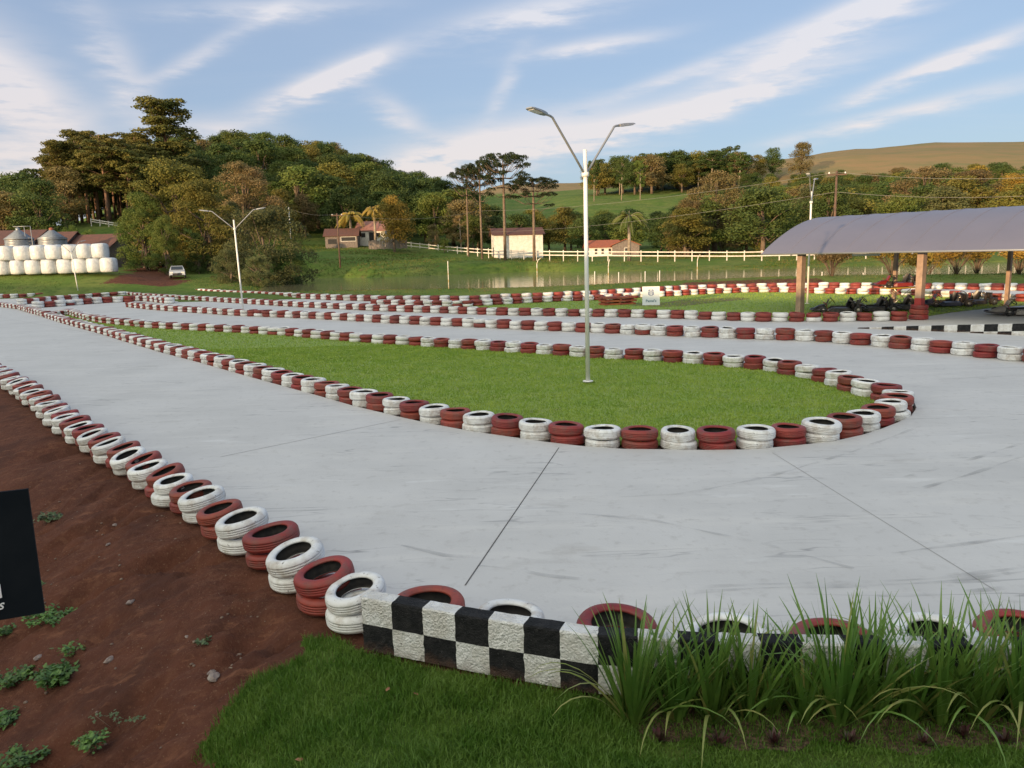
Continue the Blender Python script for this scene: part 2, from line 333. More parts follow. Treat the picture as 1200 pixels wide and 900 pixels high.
# pond
WZ = .3
near_sh = [P(x, y, WZ) for x, y in [(300,342),(360,341),(420,340),(480,339),(560,338),(640,336),(720,333),(800,330),(900,327),(1000,325),(1100,323),(1250,320)]]
far_sh = [P(x, y, WZ) for x, y in [(1250,305),(1100,309),(1000,312),(900,315),(760,317.5),(620,318.5),(560,321),(450,325),(380,326),(320,327)]]
POND = [(p.x, p.y) for p in near_sh+far_sh]
PX = [-1200, -300, 0, 100, 150, 200, 300, 400, 500, 600, 700, 800, 900, 1000, 1100, 1200, 2400]
YD = [62, 66, 79, 88, 100, 110, 120, 150, 200, 250, 300, 350, 400, 500, 650, 900, 1400]
TB = np.array([
 #-1200 -300   0   100  150  200  300  400  500  600  700  800  900 1000 1100 1200 2400
 [0,  0,   0,   0,   0,   0,   0,   0,   0,   0,   0,   0,   0,   0,   0,   0,   0],
 [0,  0,   0,   0,   0,   .0,  .2,  .35, .35, .4,  .45, .5,  .6,  .6,  .5,  .5,  .5],
 [0,  0,   0,   0,   .2,  .2,  .4,  .4,  .4,  .45, .45, .5,  .6,  .6,  .5,  .5,  .5],
 [2,  2,   2.3, 2.3, 2.1, 1.1, 1.0, .4,  .4,  .4,  .4,  .4,  .4,  .4,  .4,  .4,  .4],
 [2.6,2.6, 2.7, 2.7, 2.0, 1.8, 1.6, .6,  .4,  .4,  .4,  .4,  .4,  .4,  .4,  .4,  .4],
 [3,  3,   3.2, 3.2, 2.8, 2.7, 2.5, 1.2, .6,  .5,  .5,  .5,  .6,  .8,  1,   1,   1],
 [4,  4,   4,   5,   4.5, 4,   4,   2.8, 1.9, 1.7, 1.5, 1.3, 1.3, 1.3, 1.4, 1.4, 2],
 [6,  6,   6,   11,  11,  8,   6.5, 5.7, 4.7, 3,   2.5, 2.2, 2.5, 3,   4,   4,   4],
 [9,  8,   8,   13,  16,  20,  18,  14,  9,   5,   5,   5,   7,    8,  9,  9,  8],
 [10, 10,  10,  15,  21,  29,  30,  25,  15,  10,  13,  13,  11,  13,  15,  15,  14],
 [10, 12,  12,  17,  23,  34,  36,  32,  20,  16,  22,  22,  20,  19,  21,  21,  20],
 [10, 12,  12,  18,  25,  35,  38,  34,  24,  24,  28,  29,  30,  31,  33,  33,  28],
 [10, 12,  12,  22,  26,  36,  38,  34,  28,  32,  33,  41,  45,  47,  47,  46,  36],
 [10, 12,  12,  20,  24,  30,  34,  32,  30,  46,  46,  50,  57,  62,  65,  64,  52],
 [10, 12,  12,  16,  20,  24,  28,  28,  28,  44,  42,  42,  48,  58,  62,  60,  44],
 [8,  8,   8,   10,  12,  14,  16,  18,  20,  30,  30,  30,  36,  44,  48,  46,  34],
 [0,  0,   0,   0,   0,   0,   0,   0,   0,   0,   0,   0,   0,   0,   0,   0,   0]], float)
UX = np.array([(p-600)/900 for p in PX])
def fbm(X, Y, sc, seed=0.0, oct=3):
    out = np.zeros(np.shape(X)); flat = out.ravel(); xs = np.ravel(X)*sc; ys = np.ravel(Y)*sc
    for i in range(len(flat)):
        v = 0; a = 1; f = 1
        for o in range(oct):
            v += a*mnoise.noise(Vector((xs[i]*f+seed, ys[i]*f, seed*1.7))); a *= .5; f *= 2.1
        flat[i] = v
    return flat.reshape(np.shape(X))
def T(X, Y, detail=False):
    """height of the ground"""
    X = np.asarray(X, float); Y = np.asarray(Y, float)
    Ys = np.maximum(Y, 1); u = np.clip(X/Ys, UX[0], UX[-1])
    iu = np.clip(np.searchsorted(UX, u)-1, 0, len(UX)-2); fu = (u-UX[iu])/(UX[iu+1]-UX[iu]); fu = fu*fu*(3-2*fu)
    yd = np.array(YD, float); yc = np.clip(Y, yd[0], yd[-1]); iy = np.clip(np.searchsorted(yd, yc)-1, 0, len(yd)-2); fy = (yc-yd[iy])/(yd[iy+1]-yd[iy])
    h = (TB[iy, iu]*(1-fu)+TB[iy, iu+1]*fu)*(1-fy)+(TB[iy+1, iu]*(1-fu)+TB[iy+1, iu+1]*fu)*fy
    d, _ = polydist(X, Y, [*POND, POND[0]]); ins = inside(X, Y, POND)
    sd_ = np.where(ins, -d, d)
    h = h*S(-1, 3, sd_) + (-.6)*(1-S(-2.5, .4, sd_)) + WZ*(S(-2.5, .4, sd_)-S(-1, 3, sd_))*1.0*(Y > 60)
    # dirt bank falling away outside the first tyre row
    d1, s1 = polydist(X, Y, E1); s = np.where(s1 > 0, d1, -d1)
    h = np.where((Y < 62) & (Y > -30) & (s < 0) & (Y > np.interp(X, wl[:, 0], wl[:, 1])+.3), h-.12*S(0, .6, -s), h)
    h = np.where((Y < 60) & (Y > -30), h-.04-.95*S(.22, 3.4, s)*S(45, 20, Y)*S(-1.0, -2.6, X), h)
    # rising ground the photographer stands on
    h = h+1.55*S(4.9, .6, Y)*S(-9, -4, X)*(Y > -60)*S(30, 12, X)
    # unseen ridge added behind the camera to the left, shaped to shade the track
    p = X*math.sin(R_(SUN_AZ))+Y*math.cos(R_(SUN_AZ))
    hr = 8.3*S(13, 32, p)*S(110, 60, p)
    hr = hr*(1-S(150, 300, Y)); h = np.where((Y < 300) & (hr > .02), np.maximum(h, hr), h)
    return h
def axis(parts):
    out = []
    for a, b, st in parts: out += list(np.arange(a, b, st))
    return np.array(out+[parts[-1][1]])

# dirt / grass border in the foreground
GB = [P(x, y, 0) for x, y in [(392,742),(368,745),(330,770),(285,785),(255,805),(243,830),(238,860),(250,905),(270,960)]]
GBp = np.array([(p.x, p.y) for p in GB])
FG_GRASS = [(p.x, p.y) for p in GB]+[(GB[-1].x, 2.0), (6, 2.0), (6, wl[-1, 1])]+[tuple(q) for q in wl[::-1]]
def under_slab(X, Y): return inside(X, Y, slab_out) if 0 else None
def terrain():
    xs = axis([(-900,-300,30),(-300,-120,9),(-120,-20,2.5),(-20,-7,.5),(-7,4,.06),(4,10,.3),(10,40,1.2),(40,130,2.5),(130,400,10),(400,1200,40)])
    ys = axis([(-200,-40,10),(-40,0,2),(0,3,.3),(3,10,.06),(10,25,.4),(25,60,1.2),(60,125,1.2),(125,320,4),(320,700,12),(700,1500,50)])
    X, Y = np.meshgrid(xs, ys); Z = T(X, Y)
    # fine erosion on the bare soil
    d1, s1 = polydist(X, Y, E1); s = np.where(s1 > 0, d1, -d1)
    fg = (X > -9) & (X < 2) & (Y > 2.5) & (Y < 16) & (s > -.1)
    ing = inside(X, Y, FG_GRASS)
    k = fg & ~ing
    n1 = np.zeros(X.shape); n1[k] = fbm(X[k]*.6+Y[k]*.35, Y[k]*1.3-X[k]*.8, 1.3, 3.1, 4)
    n2 = np.zeros(X.shape); n2[k] = fbm(X[k], Y[k], 7, 9.1, 3)
    Z = Z + np.where(k, (n1*.15-np.abs(n1)*.17+n2*.035)*S(0, .5, s), 0)
    far = Y > 62; nf = fbm(X[far], Y[far], .06, 5.5, 3); Z[far] += nf*.6*S(85, 160, Y[far])
    ny, nx = X.shape
    V = np.stack([X.ravel(), Y.ravel(), Z.ravel()], 1)
    i = np.arange(nx-1); j = np.arange(ny-1); I, J = np.meshgrid(i, j); a = (J*nx+I).ravel()
    Fc = np.stack([a, a+1, a+nx+1, a+nx], 1)
    me = np_mesh('ground', V, Fc, [terrain_mat()], smooth=True)
    # what grows: 0 bare soil, 1 grass ; ochre field
    g = np.where(Y > 58, 1.0, 0.0); g[ing] = 1.0
    g = np.where((X < -7) & (Y < 58) & (s > 6), .6, g)
    dr = inside(X, Y, DRIVE); g[dr] = 0
    g = np.where(Y < -2, 1, g)
    bank = (Y > 60) & (Y < 66); g = np.where(bank & (X > 14) & (X < 26), .25, g)
    o = np.clip(S(330, 362, Y)*(X/Y > .22)+S(400, 440, Y)*(X/Y > -.1), 0, 1)
    kk = (X > -3.2) & (X < -.9) & (Y > 3) & (Y < 6.2); jx = np.zeros(X.shape); jx[kk] = [mnoise.noise(Vector((x*2.6, y*2.6, 11))) for x, y in zip(X[kk], Y[kk])]; gj = inside(X+jx*.34, Y-jx*.2, FG_GRASS); g = np.where(kk, np.where(gj, 1.0, 0.0), g)
    for nm, arr in (('grass', g), ('ochre', o)):
        at = me.attributes.new(nm, 'FLOAT', 'POINT'); at.data.foreach_set('value', arr.ravel().astype(np.float32))
    ob = obj('ground', me); tag(ob, kind='structure'); return ob
DRIVE = [(p.x, p.y) for p in [Q(128, 336, 84), Q(215, 336, 84), Q(212, 330, 93), Q(205, 318, 104), Q(195, 314, 118), Q(165, 314, 118), Q(150, 318, 100), Q(140, 326, 90)]]
DRIVE = [(x, y) for x, y in DRIVE]
def terrain_mat():
    m = bpy.data.materials.new('ground'); m.use_nodes = True; t = m.node_tree; L = t.links.new; b = t.nodes['Principled BSDF']; b.inputs['Roughness'].default_value = .95; b.inputs['Specular IOR Level'].default_value = .15
    pos = N(t, 'ShaderNodeNewGeometry').outputs['Position']
    def noise(sc, det=5, ro=.6, st=None):
        n = N(t, 'ShaderNodeTexNoise'); n.inputs['Scale'].default_value = sc; n.inputs['Detail'].default_value = det; n.inputs['Roughness'].default_value = ro
        if st:
            mp = N(t, 'ShaderNodeMapping'); L(pos, mp.inputs[0]); mp.inputs['Scale'].default_value = st; L(mp.outputs[0], n.inputs[0])
        else: L(pos, n.inputs[0])
        return n.outputs[0]
    def rng_(v, lo, hi):
        r = N(t, 'ShaderNodeMapRange'); L(v, r.inputs[0]); r.inputs[1].default_value = lo; r.inputs[2].default_value = hi; return r.outputs[0]
    def mix(f, a, c):
        x = N(t, 'ShaderNodeMix', data_type='RGBA'); L(f, x.inputs[0])
        for i, v in ((6, a), (7, c)):
            if isinstance(v, tuple): x.inputs[i].default_value = (*v, 1)
            else: L(v, x.inputs[i])
        return x.outputs[2]
    soil = mix(rng_(noise(2.2), .35, .7), (.120, .047, .029), (.080, .032, .021))
    soil = mix(rng_(noise(9, 6), .52, .75), soil, (.15, .068, .042)); soil = mix(rng_(noise(45, 4), .60, .72), soil, (.20, .115, .075))
    soil = mix(rng_(noise(1.1, 5), .52, .7), soil, (.075, .032, .022)); soil = mix(rng_(noise(4, 7, .7, (.5, 1.6, 1)), .56, .68), soil, (.19, .085, .05))
    gr = mix(rng_(noise(.12, 5), .4, .65), (.085, .145, .025), (.15, .18, .045))
    gr = mix(rng_(noise(.9, 7, .7), .48, .72), gr, (.045, .085, .016)); gr = mix(rng_(noise(.35, 6, .7), .60, .75), gr, (.17, .13, .06))
    oc = mix(rng_(noise(.03, 6, .7, (1, 3, 1)), .4, .65), (.26, .18, .09), (.18, .165, .075))
    ag = N(t, 'ShaderNodeAttribute', attribute_name='grass'); ao = N(t, 'ShaderNodeAttribute', attribute_name='ochre')
    e = N(t, 'ShaderNodeMath', operation='ADD'); L(ag.outputs['Fac'], e.inputs[0]); sb = N(t, 'ShaderNodeMath', operation='SUBTRACT'); L(noise(3, 5), sb.inputs[0]); sb.inputs[1].default_value = .5
    L(sb.outputs[0], e.inputs[1])
    c = mix(rng_(e.outputs[0], .4, .6), soil, gr)
    e2 = N(t, 'ShaderNodeMath', operation='ADD'); L(ao.outputs['Fac'], e2.inputs[0]); sb2 = N(t, 'ShaderNodeMath', operation='SUBTRACT'); L(noise(.02, 4), sb2.inputs[0]); sb2.inputs[1].default_value = .5; L(sb2.outputs[0], e2.inputs[1])
    c = mix(rng_(e2.outputs[0], .4, .6), c, oc)
    L(c, b.inputs['Base Color'])
    bp = N(t, 'ShaderNodeBump'); bp.inputs['Strength'].default_value = 1; bp.inputs['Distance'].default_value = .05; L(noise(8, 8, .7), bp.inputs['Height']); L(bp.outputs[0], b.inputs['Normal'])
    return m
terrain()
0 and print('TT', T(np.array([0., 3.]), np.array([20., 17.])), polydist(np.array([0.]), np.array([20.]), E1))

def sheet(name, outline, z, m, holes=(), thick=0.0, step=None, kind='structure', wobble=0):
    """flat sheet from an outline (list of xy) with holes; its edge turned down by thick"""
    vs = []; edges = []
    for lp in [outline, *holes]:
        b = len(vs); n = len(lp); vs += [Vector((p[0], p[1])) for p in lp]; edges += [(b+i, b+(i+1) % n) for i in range(n)]
    r = delaunay_2d_cdt(vs, edges, [], 1, 1e-5)
    V, Fc = r[0], r[2]
    keep = []
    for f in Fc:
        cx = sum(V[i].x for i in f)/len(f); cy = sum(V[i].y for i in f)/len(f)
        if inside(np.array([cx]), np.array([cy]), outline)[0] and not any(inside(np.array([cx]), np.array([cy]), h)[0] for h in holes): keep.append(tuple(f))
    mb = MB(); mb.add([(v.x, v.y, z) for v in V], keep)
    if thick:
        cnt = {}
        for f in keep:
            for i in range(len(f)):
                e = (f[i], f[(i+1) % len(f)]); cnt[e] = 1
        for (a, b) in list(cnt):
            if (b, a) not in cnt:
                mb.add([(V[a].x, V[a].y, z), (V[b].x, V[b].y, z), (V[b].x, V[b].y, z-thick), (V[a].x, V[a].y, z-thick)], [(0, 3, 2, 1)])
    print('SHEET', name, len(keep), len(vs)); o = mb.build(name, m); tag(o, kind=kind); return o
def offset(pl, d):
    """offset a closed outline outward by d (points counted anticlockwise)"""
    n = len(pl); out = []
    for i in range(n):
        a = Vector(pl[i-1][:2]); b = Vector(pl[i][:2]); c = Vector(pl[(i+1) % n][:2])
        t = (c-a); t = t.normalized() if t.length > 1e-6 else Vector((1, 0)); out.append((b.x+t.y*d, b.y-t.x*d))
    return out
isl_pts = [(p.x+p.x/p.length*.28, p.y+p.y/p.length*.28) for p in poly(ISL)]
slab = [tuple(q) for q in E1[:-2]]+[(-38, 27.5), (-90, 66), (-100, 78)]+[(p.x, p.y+1.0) for p in poly(ROWD)][1:]+[(60, 58), (60, wl[-1, 1]+.08)]+[(6, wl[-1, 1]+.08)]+[(q[0], q[1]+.08) for q in wl[::-1]]
soil_hole = offset(isl_pts, .33)
sheet('track_concrete', slab, .006, MAT['concrete'], holes=[soil_hole], thick=.12)
sheet('island_soil', offset(isl_pts, .36), -.075, MAT['soil'])
lawn_in = offset(isl_pts, -.12)
sheet('island_lawn', lawn_in, -.045, MAT['lawn'])
LAWN2 = [(p.x, p.y) for p in poly([(470,365),(525,366.5),(592,369),(665,370),(740,371.5),(852,375),(967,376.5),(1050,375.5),(1075,373),(1115,366.5),(1160,361.5),(1215,357),(1215,352.5),(1177,351.5),(1141,349.5),(1100,347),(1050,345),(962,343.5),(875,342.5),(795,346),(700,351.5),(630,354.5),(575,357.5),(516,359.5),(480,361)])]
sheet('far_lawn', LAWN2, .012, MAT['lawn'])
# worn soil on the far lawn by the sign
sheet('worn_soil', [(p.x, p.y) for p in poly([(735,358),(775,360),(800,359),(850,353.5),(880,350.5),(865,348.5),(800,351.5),(780,354.5),(745,355.5)])], .018, mat('worn_turf', (.15, .10, .04), .95, col2=(.10, .13, .03), scale=1.5, coords='World', lo=.4, hi=.6))
# joints
for a, b in (((655,525),(545,687)), ((905,531),(1165,692)), ((258,536),(470,492)), ((330,430),(0,372)), ((860,418),(1010,431)), ((1100,445),(1200,440))):
    p, q = P(*a), P(*b); d = (q-p).normalized(); n = Vector((-d.y, d.x, 0))*(.007 if a[0] == 655 else (.004 if a[0] == 905 else .006))
    mb = MB(); mb.add([p-n, q-n, q+n, p+n], [(0, 1, 2, 3)]); o = mb.build('concrete_joint', MAT['joint'] if a[0] == 655 else MAT['joint_pale'], loc=(0, 0, .0095)); tag(o, kind='structure')
# dark rubber smears of the karts on the concrete
M_smear = bpy.data.materials.new('rubber_smear'); M_smear.use_nodes = True; _t = M_smear.node_tree; _b = _t.nodes['Principled BSDF']; _b.inputs['Base Color'].default_value = (.12, .12, .12, 1); _b.inputs['Roughness'].default_value = .7
_n = N(_t, 'ShaderNodeTexNoise'); _n.inputs['Scale'].default_value = 2.2; _n.inputs['Detail'].default_value = 8; _g = N(_t, 'ShaderNodeNewGeometry'); _t.links.new(_g.outputs['Position'], _n.inputs[0])
_r = N(_t, 'ShaderNodeMapRange'); _r.inputs[1].default_value = .40; _r.inputs[2].default_value = .72; _r.inputs[4].default_value = .26; _t.links.new(_n.outputs[0], _r.inputs[0]); _t.links.new(_r.outputs[0], _b.inputs['Alpha'])
for k, pts in enumerate([[(780,692),(880,686),(1000,684),(1100,679),(1215,664)], [(800,696),(900,690),(1010,688),(1110,683),(1215,669)], [(1010,655),(1080,645),(1150,636),(1215,627)], [(1030,700),(1110,697),(1215,687)], [(560,664),(600,668),(640,676),(690,681)], [(470,640),(520,652),(570,655)], [(1060,560),(1120,545),(1215,515)], [(1075,575),(1140,556),(1215,530)], [(700,585),(800,580),(900,560),(1000,530),(1080,500)], [(640,600),(760,610),(900,640),(1000,668)]]):
    W = resample([P(x, y, 0) for x, y in pts], .15); mb = MB(); vs = []
    for i, p in enumerate(W):
        d = (W[min(i+1, len(W)-1)]-W[max(0, i-1)]).normalized(); n = Vector((-d.y, d.x, 0))*(.028+.014*math.sin(i*.7+k)); vs += [p-n, p+n]
    mb.add(vs, [(2*i, 2*i+2, 2*i+3, 2*i+1) for i in range(len(W)-1)]); tag(mb.build('rubber_mark', M_smear, loc=(0, 0, .0135+.0004*k)), kind='structure')
# water
wp = offset(POND, 2.5)
sheet('pond_water', [(x, y) for x, y in POND], WZ, MAT['water'])

# ------------------------------------------------------------------ checkered walls
def checker_wall(name, pts, H, th, cell, rows, label, start_black=0, seed=1, sink=0):
    """rough rendered wall along a polyline, painted in squares"""
    P2 = [Vector((p[0], p[1])) for p in pts]; L_ = [0]
    for a, b in zip(P2[:-1], P2[1:]): L_.append(L_[-1]+(b-a).length)
    def at(s):
        for i in range(len(L_)-1):
            if s <= L_[i+1] or i == len(L_)-2:
                f = (s-L_[i])/(L_[i+1]-L_[i]); d = (P2[i+1]-P2[i]).normalized(); return P2[i].lerp(P2[i+1], f), d
    r = random.Random(seed); mb = MB(); sub = 8; nz = int(H/rows/(cell/sub)+.5); ch = H/rows; total = L_[-1]; ncell = int(total/cell)
    # cross-section path: front bottom -> front top -> top -> back
    path = []
    for k in range(rows):
        for j in range(nz): path.append(('f', (k+j/nz)*ch, k))
    path.append(('f', H-.012, rows-1)); path.append(('e', H, rows-1))
    for j in range(1, 4): path.append(('t', j/3*th, rows-1))
    path.append(('b', 0, 0))
    cols = ncell*sub; grid = []
    for c in range(cols+1):
        col = []
        for kind, v, k in path:
            p, d = at(min(total, max(0, c*cell/sub+(mnoise.noise(Vector((c*.31, v*22, seed+7)))*.010 if 0 < c < cols else 0)))); n = Vector((-d.y, d.x))
            nx = mnoise.noise(Vector((c*.9, v*60, seed)))*.006
            if kind == 'f': q = p-n*nx; z = v
            elif kind == 'e': q = p+n*.010; z = H+nx*.3
            elif kind == 't': q = p+n*max(.02, v); z = H+nx*.6
            else: q = p+n*th; z = 0
            col.append((q.x, q.y, z-sink*(1-c/cols)**1.0))
        grid.append(col)
    base = 0; vs = [v for col in grid for v in col]; m_ = len(path); fs = []; ms = []
    for c in range(cols):
        for j in range(m_-1):
            fs.append((c*m_+j, (c+1)*m_+j, (c+1)*m_+j+1, c*m_+j+1)); k = path[j][2]
            ms.append((c//sub+k+start_black) % 2)
    fs.append(tuple(range(m_))); ms.append(start_black)
    mb.v = vs; mb.f = fs; mb.m = ms; mb.sm = [False]*len(fs)
    o = mb.build(name, [MAT['wall_black'], MAT['wall_white']]); tag(o, label, 'wall'); return o
# bottom squares at the left start black, top squares white
w1 = checker_wall('checkered_wall', [(q[0], q[1]) for q in wl], WALL_H, .14, .285, 2, 'low black and white checkered wall in front of the nearest tyres, behind the green lawn', 0)
cw2 = [P(1005,385.2,.0), P(1060,387,.0), P(1130,390,.0), P(1200,393.5,.0), P(1260,396.5,0)]
w2 = checker_wall('checkered_wall', [(q[0], q[1]) for q in cw2], .50, .14, .42, 2, 'low black and white checkered wall beside the pavilion at the right edge', 1, 4, sink=.47)

# ------------------------------------------------------------------ tyres
def tyre_mesh(name, paint, seed, n=44, lod=False):
    r = random.Random(seed)
    if lod: prof = [(.20,.03),(.255,.0),(.30,.02),(.31,.09),(.30,.16),(.255,.18),(.20,.15),(.27,.13),(.27,.05)]; mats = [0,0,0,0,0,0,1,1,1]; n = 16
    else:
        prof = [(.192,.030),(.200,.014),(.215,.008),(.222,.004),(.255,.0),(.262,.003),(.285,.010),(.292,.016),(.303,.030),(.310,.045),(.3115,.058),(.304,.061),(.304,.067),(.312,.070),(.3125,.086),(.3045,.088),(.3045,.094),(.3125,.096),
                (.312,.112),(.304,.115),(.304,.121),(.3115,.124),(.310,.137),(.303,.152),(.292,.166),(.285,.172),(.262,.179),(.255,.182),(.222,.178),(.215,.174),(.200,.168),(.192,.152),(.205,.150),(.255,.158),(.286,.14),(.292,.09),(.286,.045),(.255,.026),(.205,.032)]
        mats = [0]*31+[1]*8
    mb = MB(); mb.lathe(prof, n, close=True, mats=mats)
    a1, a2 = r.uniform(0, 6.3), r.uniform(0, 6.3)
    mb.v = [(x*(1+.02*math.cos(2*math.atan2(y, x)+a1)), y*(1+.02*math.cos(2*math.atan2(y, x)+a1)), z+.005*math.sin(2*math.atan2(y, x)+a2)) for x, y, z in mb.v]
    return mb.mesh(name, [paint, MAT['rubber']])
TY = {c: [tyre_mesh('tyre', MAT[c+'_tyre'], i*3+(c == 'red')) for i in range(4)] for c in ('white', 'red')}
def px_of(p):
    d = CR.transposed() @ (Vector(p)-Vector((0, 0, CAM_Z)))
    return (600+F*d.x/-d.z, 450-F*d.y/-d.z, -d.z)
ONES = ['', 'first', 'second', 'third', 'fourth', 'fifth', 'sixth', 'seventh', 'eighth', 'ninth', 'tenth', 'eleventh', 'twelfth', 'thirteenth', 'fourteenth', 'fifteenth', 'sixteenth', 'seventeenth', 'eighteenth', 'nineteenth']
TENS = ['', '', 'twenty', 'thirty', 'forty', 'fifty', 'sixty', 'seventy', 'eighty', 'ninety']; TENTH = ['', '', 'twentieth', 'thirtieth', 'fortieth', 'fiftieth', 'sixtieth', 'seventieth', 'eightieth', 'ninetieth']
def ordinal(n):
    if n >= 100: return 'hundred and '+ordinal(n-100) if n > 100 else 'hundredth'
    if n < 20: return ONES[n]
    return TENTH[n//10] if n % 10 == 0 else TENS[n//10]+'-'+ONES[n % 10]
tyres = []      # (matrix, colour, label, group, score)
def add_stack(c, dia, color, hgt, desc, group, lean=(0, 0), jit=.02, seed=0, top_shift=(0, 0), big_top=0, z0=.006):
    s0 = dia/.62; z = z0; lv = {1: [''], 2: ['lower', 'upper'], 3: ['bottom', 'middle', 'top'], 4: ['bottom', 'second lowest', 'second highest', 'top']}[hgt]
    for k in range(hgt):
        s = s0*rng.uniform(.94, 1.04)*(1+(big_top if k == hgt-1 else 0)); zs = s*rng.uniform(.92, 1.04)
        f = k/max(1, hgt-1) if hgt > 1 else 0
        x = c.x+rng.uniform(-jit, jit)+top_shift[0]*f; y = c.y+rng.uniform(-jit, jit)+top_shift[1]*f
        rx = rng.gauss(0, .028)+lean[0]*(.35+.65*f); ry = rng.gauss(0, .028)+lean[1]*(.35+.65*f)
        M_ = Matrix.Translation((x, y, z+(.02*k if lean[0] or lean[1] else 0))) @ Euler((rx, ry, 0)).to_matrix().to_4x4() @ Matrix.Rotation(rng.uniform(0, 6.28), 4, 'Z') @ Matrix.Diagonal((s, s, zs, 1))
        px, py, dz = px_of((x, y, z+.09)); vis = -30 < px < 1230 and py < 930
        colr = color if rng.random() > .012 or k == 0 or dz < 28 else ('red' if color == 'white' else 'white')
        lab = (lv[k]+' '+colr+' tyre, '+desc).strip()
        tyres.append((M_, colr, lab, group, (dia/dz) if vis else 0)); z += .182*zs*.985
def row(pts, sp, dia, anchor, desc, group, hgt=2, closed=False, start=0, rev=False, heights={}, jit=.02, reach=None, bk=True, z0=.006):
    """anchor = (photo x, colour of the stack there)"""
    W = [P(x, y, 0) for x, y in pts]
    if bk: W = [p+Vector((p.x, p.y, 0)).normalized()*dia*.46 for p in W]
    if closed: W = W+[W[0]]
    C_ = resample(W, sp)
    if closed: C_ = C_[:-1]
    k0 = min(range(len(C_)), key=lambda i: abs(px_of(C_[i])[0]-anchor[0])+(0 if not closed else (abs(px_of(C_[i])[1]-anchor[2])*3)))
    for i, c in enumerate(C_):
        col = anchor[1] if (i-k0) % 2 == 0 else ('red' if anchor[1] == 'white' else 'white')
        num = (len(C_)-i) if rev else i+1
        add_stack(c, dia, col, heights.get(i, hgt), ordinal(num)+' stack '+desc, group, jit=jit, z0=z0)
    return C_
g1 = 'red and white tyres edging the kart track'
# first row, leaning out over the dirt
c1 = [Vector((p.x, p.y, 0)) for p in edge1[:7]]+resample([Vector((p.x, p.y, 0)) for p in edge1[6:]], .515)[1:]
for i, c in enumerate(c1):
    dd = (c1[min(i+1, len(c1)-1)]-c1[max(i-1, 0)]).normalized()   # walking away from the camera
    f = rng.uniform(.14, .26); ax = Vector((dd.x, dd.y)); lx = -f*ax.x-.05*ax.y; ly = -f*ax.y+.05*ax.x
    zg = (.03 if i % 2 else -.03) if i > 6 else 0; c = c+Vector((dd.y, -dd.x, 0))*zg
    add_stack(c, rng.uniform(.57, .61) if i < 5 else (.55 if i < 8 else rng.uniform(.51, .54)), 'white' if i % 2 == 0 else 'red', 2, ordinal(i+1)+' stack from the wall along the dirt', g1, lean=(lx, ly), jit=.025, big_top=0, top_shift=(-.01, -.01), z0=-.0)
# row behind the wall
for i, (x, y, col, d) in enumerate([(500,694,'red',.60),(597,708,'white',.60),(722,722,'red',.66),(853,734,'white',.66),(980,738,'red',.66),(1100,735,'white',.66),(1198,729,'red',.62)]):
    p = P(x, y, .40); add_stack(Vector((p.x, p.y, 0)), d, col, 2, ordinal(i+1)+' stack from the left behind the near wall', g1, jit=.01)
island_c = row(ISL, .635, .605, (690, 'white', 522), 'from the left tip of the central lawn', g1, closed=True, z0=-.07)
row(ROWA, .665, .65, (874, 'red'), 'from the right in the row between the lanes', g1, rev=True, heights={})
row(ROWB, .68, .66, (1037, 'white'), 'left of the pavilion post, near the far lawn', g1, rev=True)
row(ROWC, .70, .68, (915, 'white'), 'from the right behind the far lawn', g1, rev=True)
row(ROWD, .76, .74, (898, 'white'), 'from the right in the rearmost row', g1, rev=True)
row(ROWL, .62, .6, (20, 'white'), 'from the left edge before the lawn tip', g1)
row(ROWL2, .86, .84, (92, 'white'), 'from the left at the far bend', g1)
row(ROWL3, .86, .82, (85, 'white'), 'from the left, middle row, far bend', g1)
row(CLUS, .8, .8, (180, 'white'), 'from the left in the far cluster', g1)
p2 = P(1079, 375.5, 0); PAVP2 = p2+Vector((.1, .38, 0))
add_stack(PAVP2, .72, 'red', 3, 'stack round the near pavilion post', g1, jit=.01)
order = sorted(range(len(tyres)), key=lambda i: -tyres[i][4])
single = set(order[:300]); seen_labels = set()
for i in sorted(single):
    M_, col, lab, grp, sc_ = tyres[i]
    o = bpy.data.objects.new('tyre', rng.choice(TY[col])); C.objects.link(o); o.matrix_world = M_; tag(o, lab, 'tyre', grp)
lw = {c: tyre_mesh('t_'+c, MAT[c+'_tyre'], 5, lod=True) for c in ('white', 'red')}
base_v = {}; 
for c, me in lw.items():
    a = np.empty(len(me.vertices)*3, np.float32); me.vertices.foreach_get('co', a); f = np.empty(len(me.loops), np.int32); me.loops.foreach_get('vertex_index', f)
    mi = np.empty(len(me.polygons), np.int32); me.polygons.foreach_get('material_index', mi); base_v[c] = (a.reshape(-1, 3), f.reshape(-1, 4), mi)
Vs, Fs, Ms, b0 = [], [], [], 0
for i, (M_, col, lab, grp, sc_) in enumerate(tyres):
    if i in single: continue
    v, f, mi = base_v[col]; A = np.array(M_); Vs.append(v @ A[:3, :3].T+A[:3, 3]); Fs.append(f+b0); Ms.append(mi*1+(0 if col == 'white' else 1)*(mi == 0)+(mi == 1)*1); b0 += len(v)
mw = mat('white_painted_tyre_far', (.72, .72, .71), .6, col2=(.5, .47, .42), scale=1.7, lo=.45, hi=.7); mr_ = mat('red_painted_tyre_far', (.25, .04, .028), .6, col2=(.16, .035, .028), scale=1.7, lo=.4, hi=.65)
o = obj('far_tyres', np_mesh('far_tyres', np.vstack(Vs), np.vstack(Fs), [mw, mr_, MAT['rubber']], mi=np.concatenate(Ms), smooth=True))
tag(o, 'distant rows of red and white painted tyres lining the far lanes', 'tyres', kind='stuff')
print('LONG', sorted([tyres[i][2] for i in single], key=lambda l: -len(l.split()))[:3]); print('TYRES', len(tyres), 'in view', sum(1 for t in tyres if t[4] > 0))
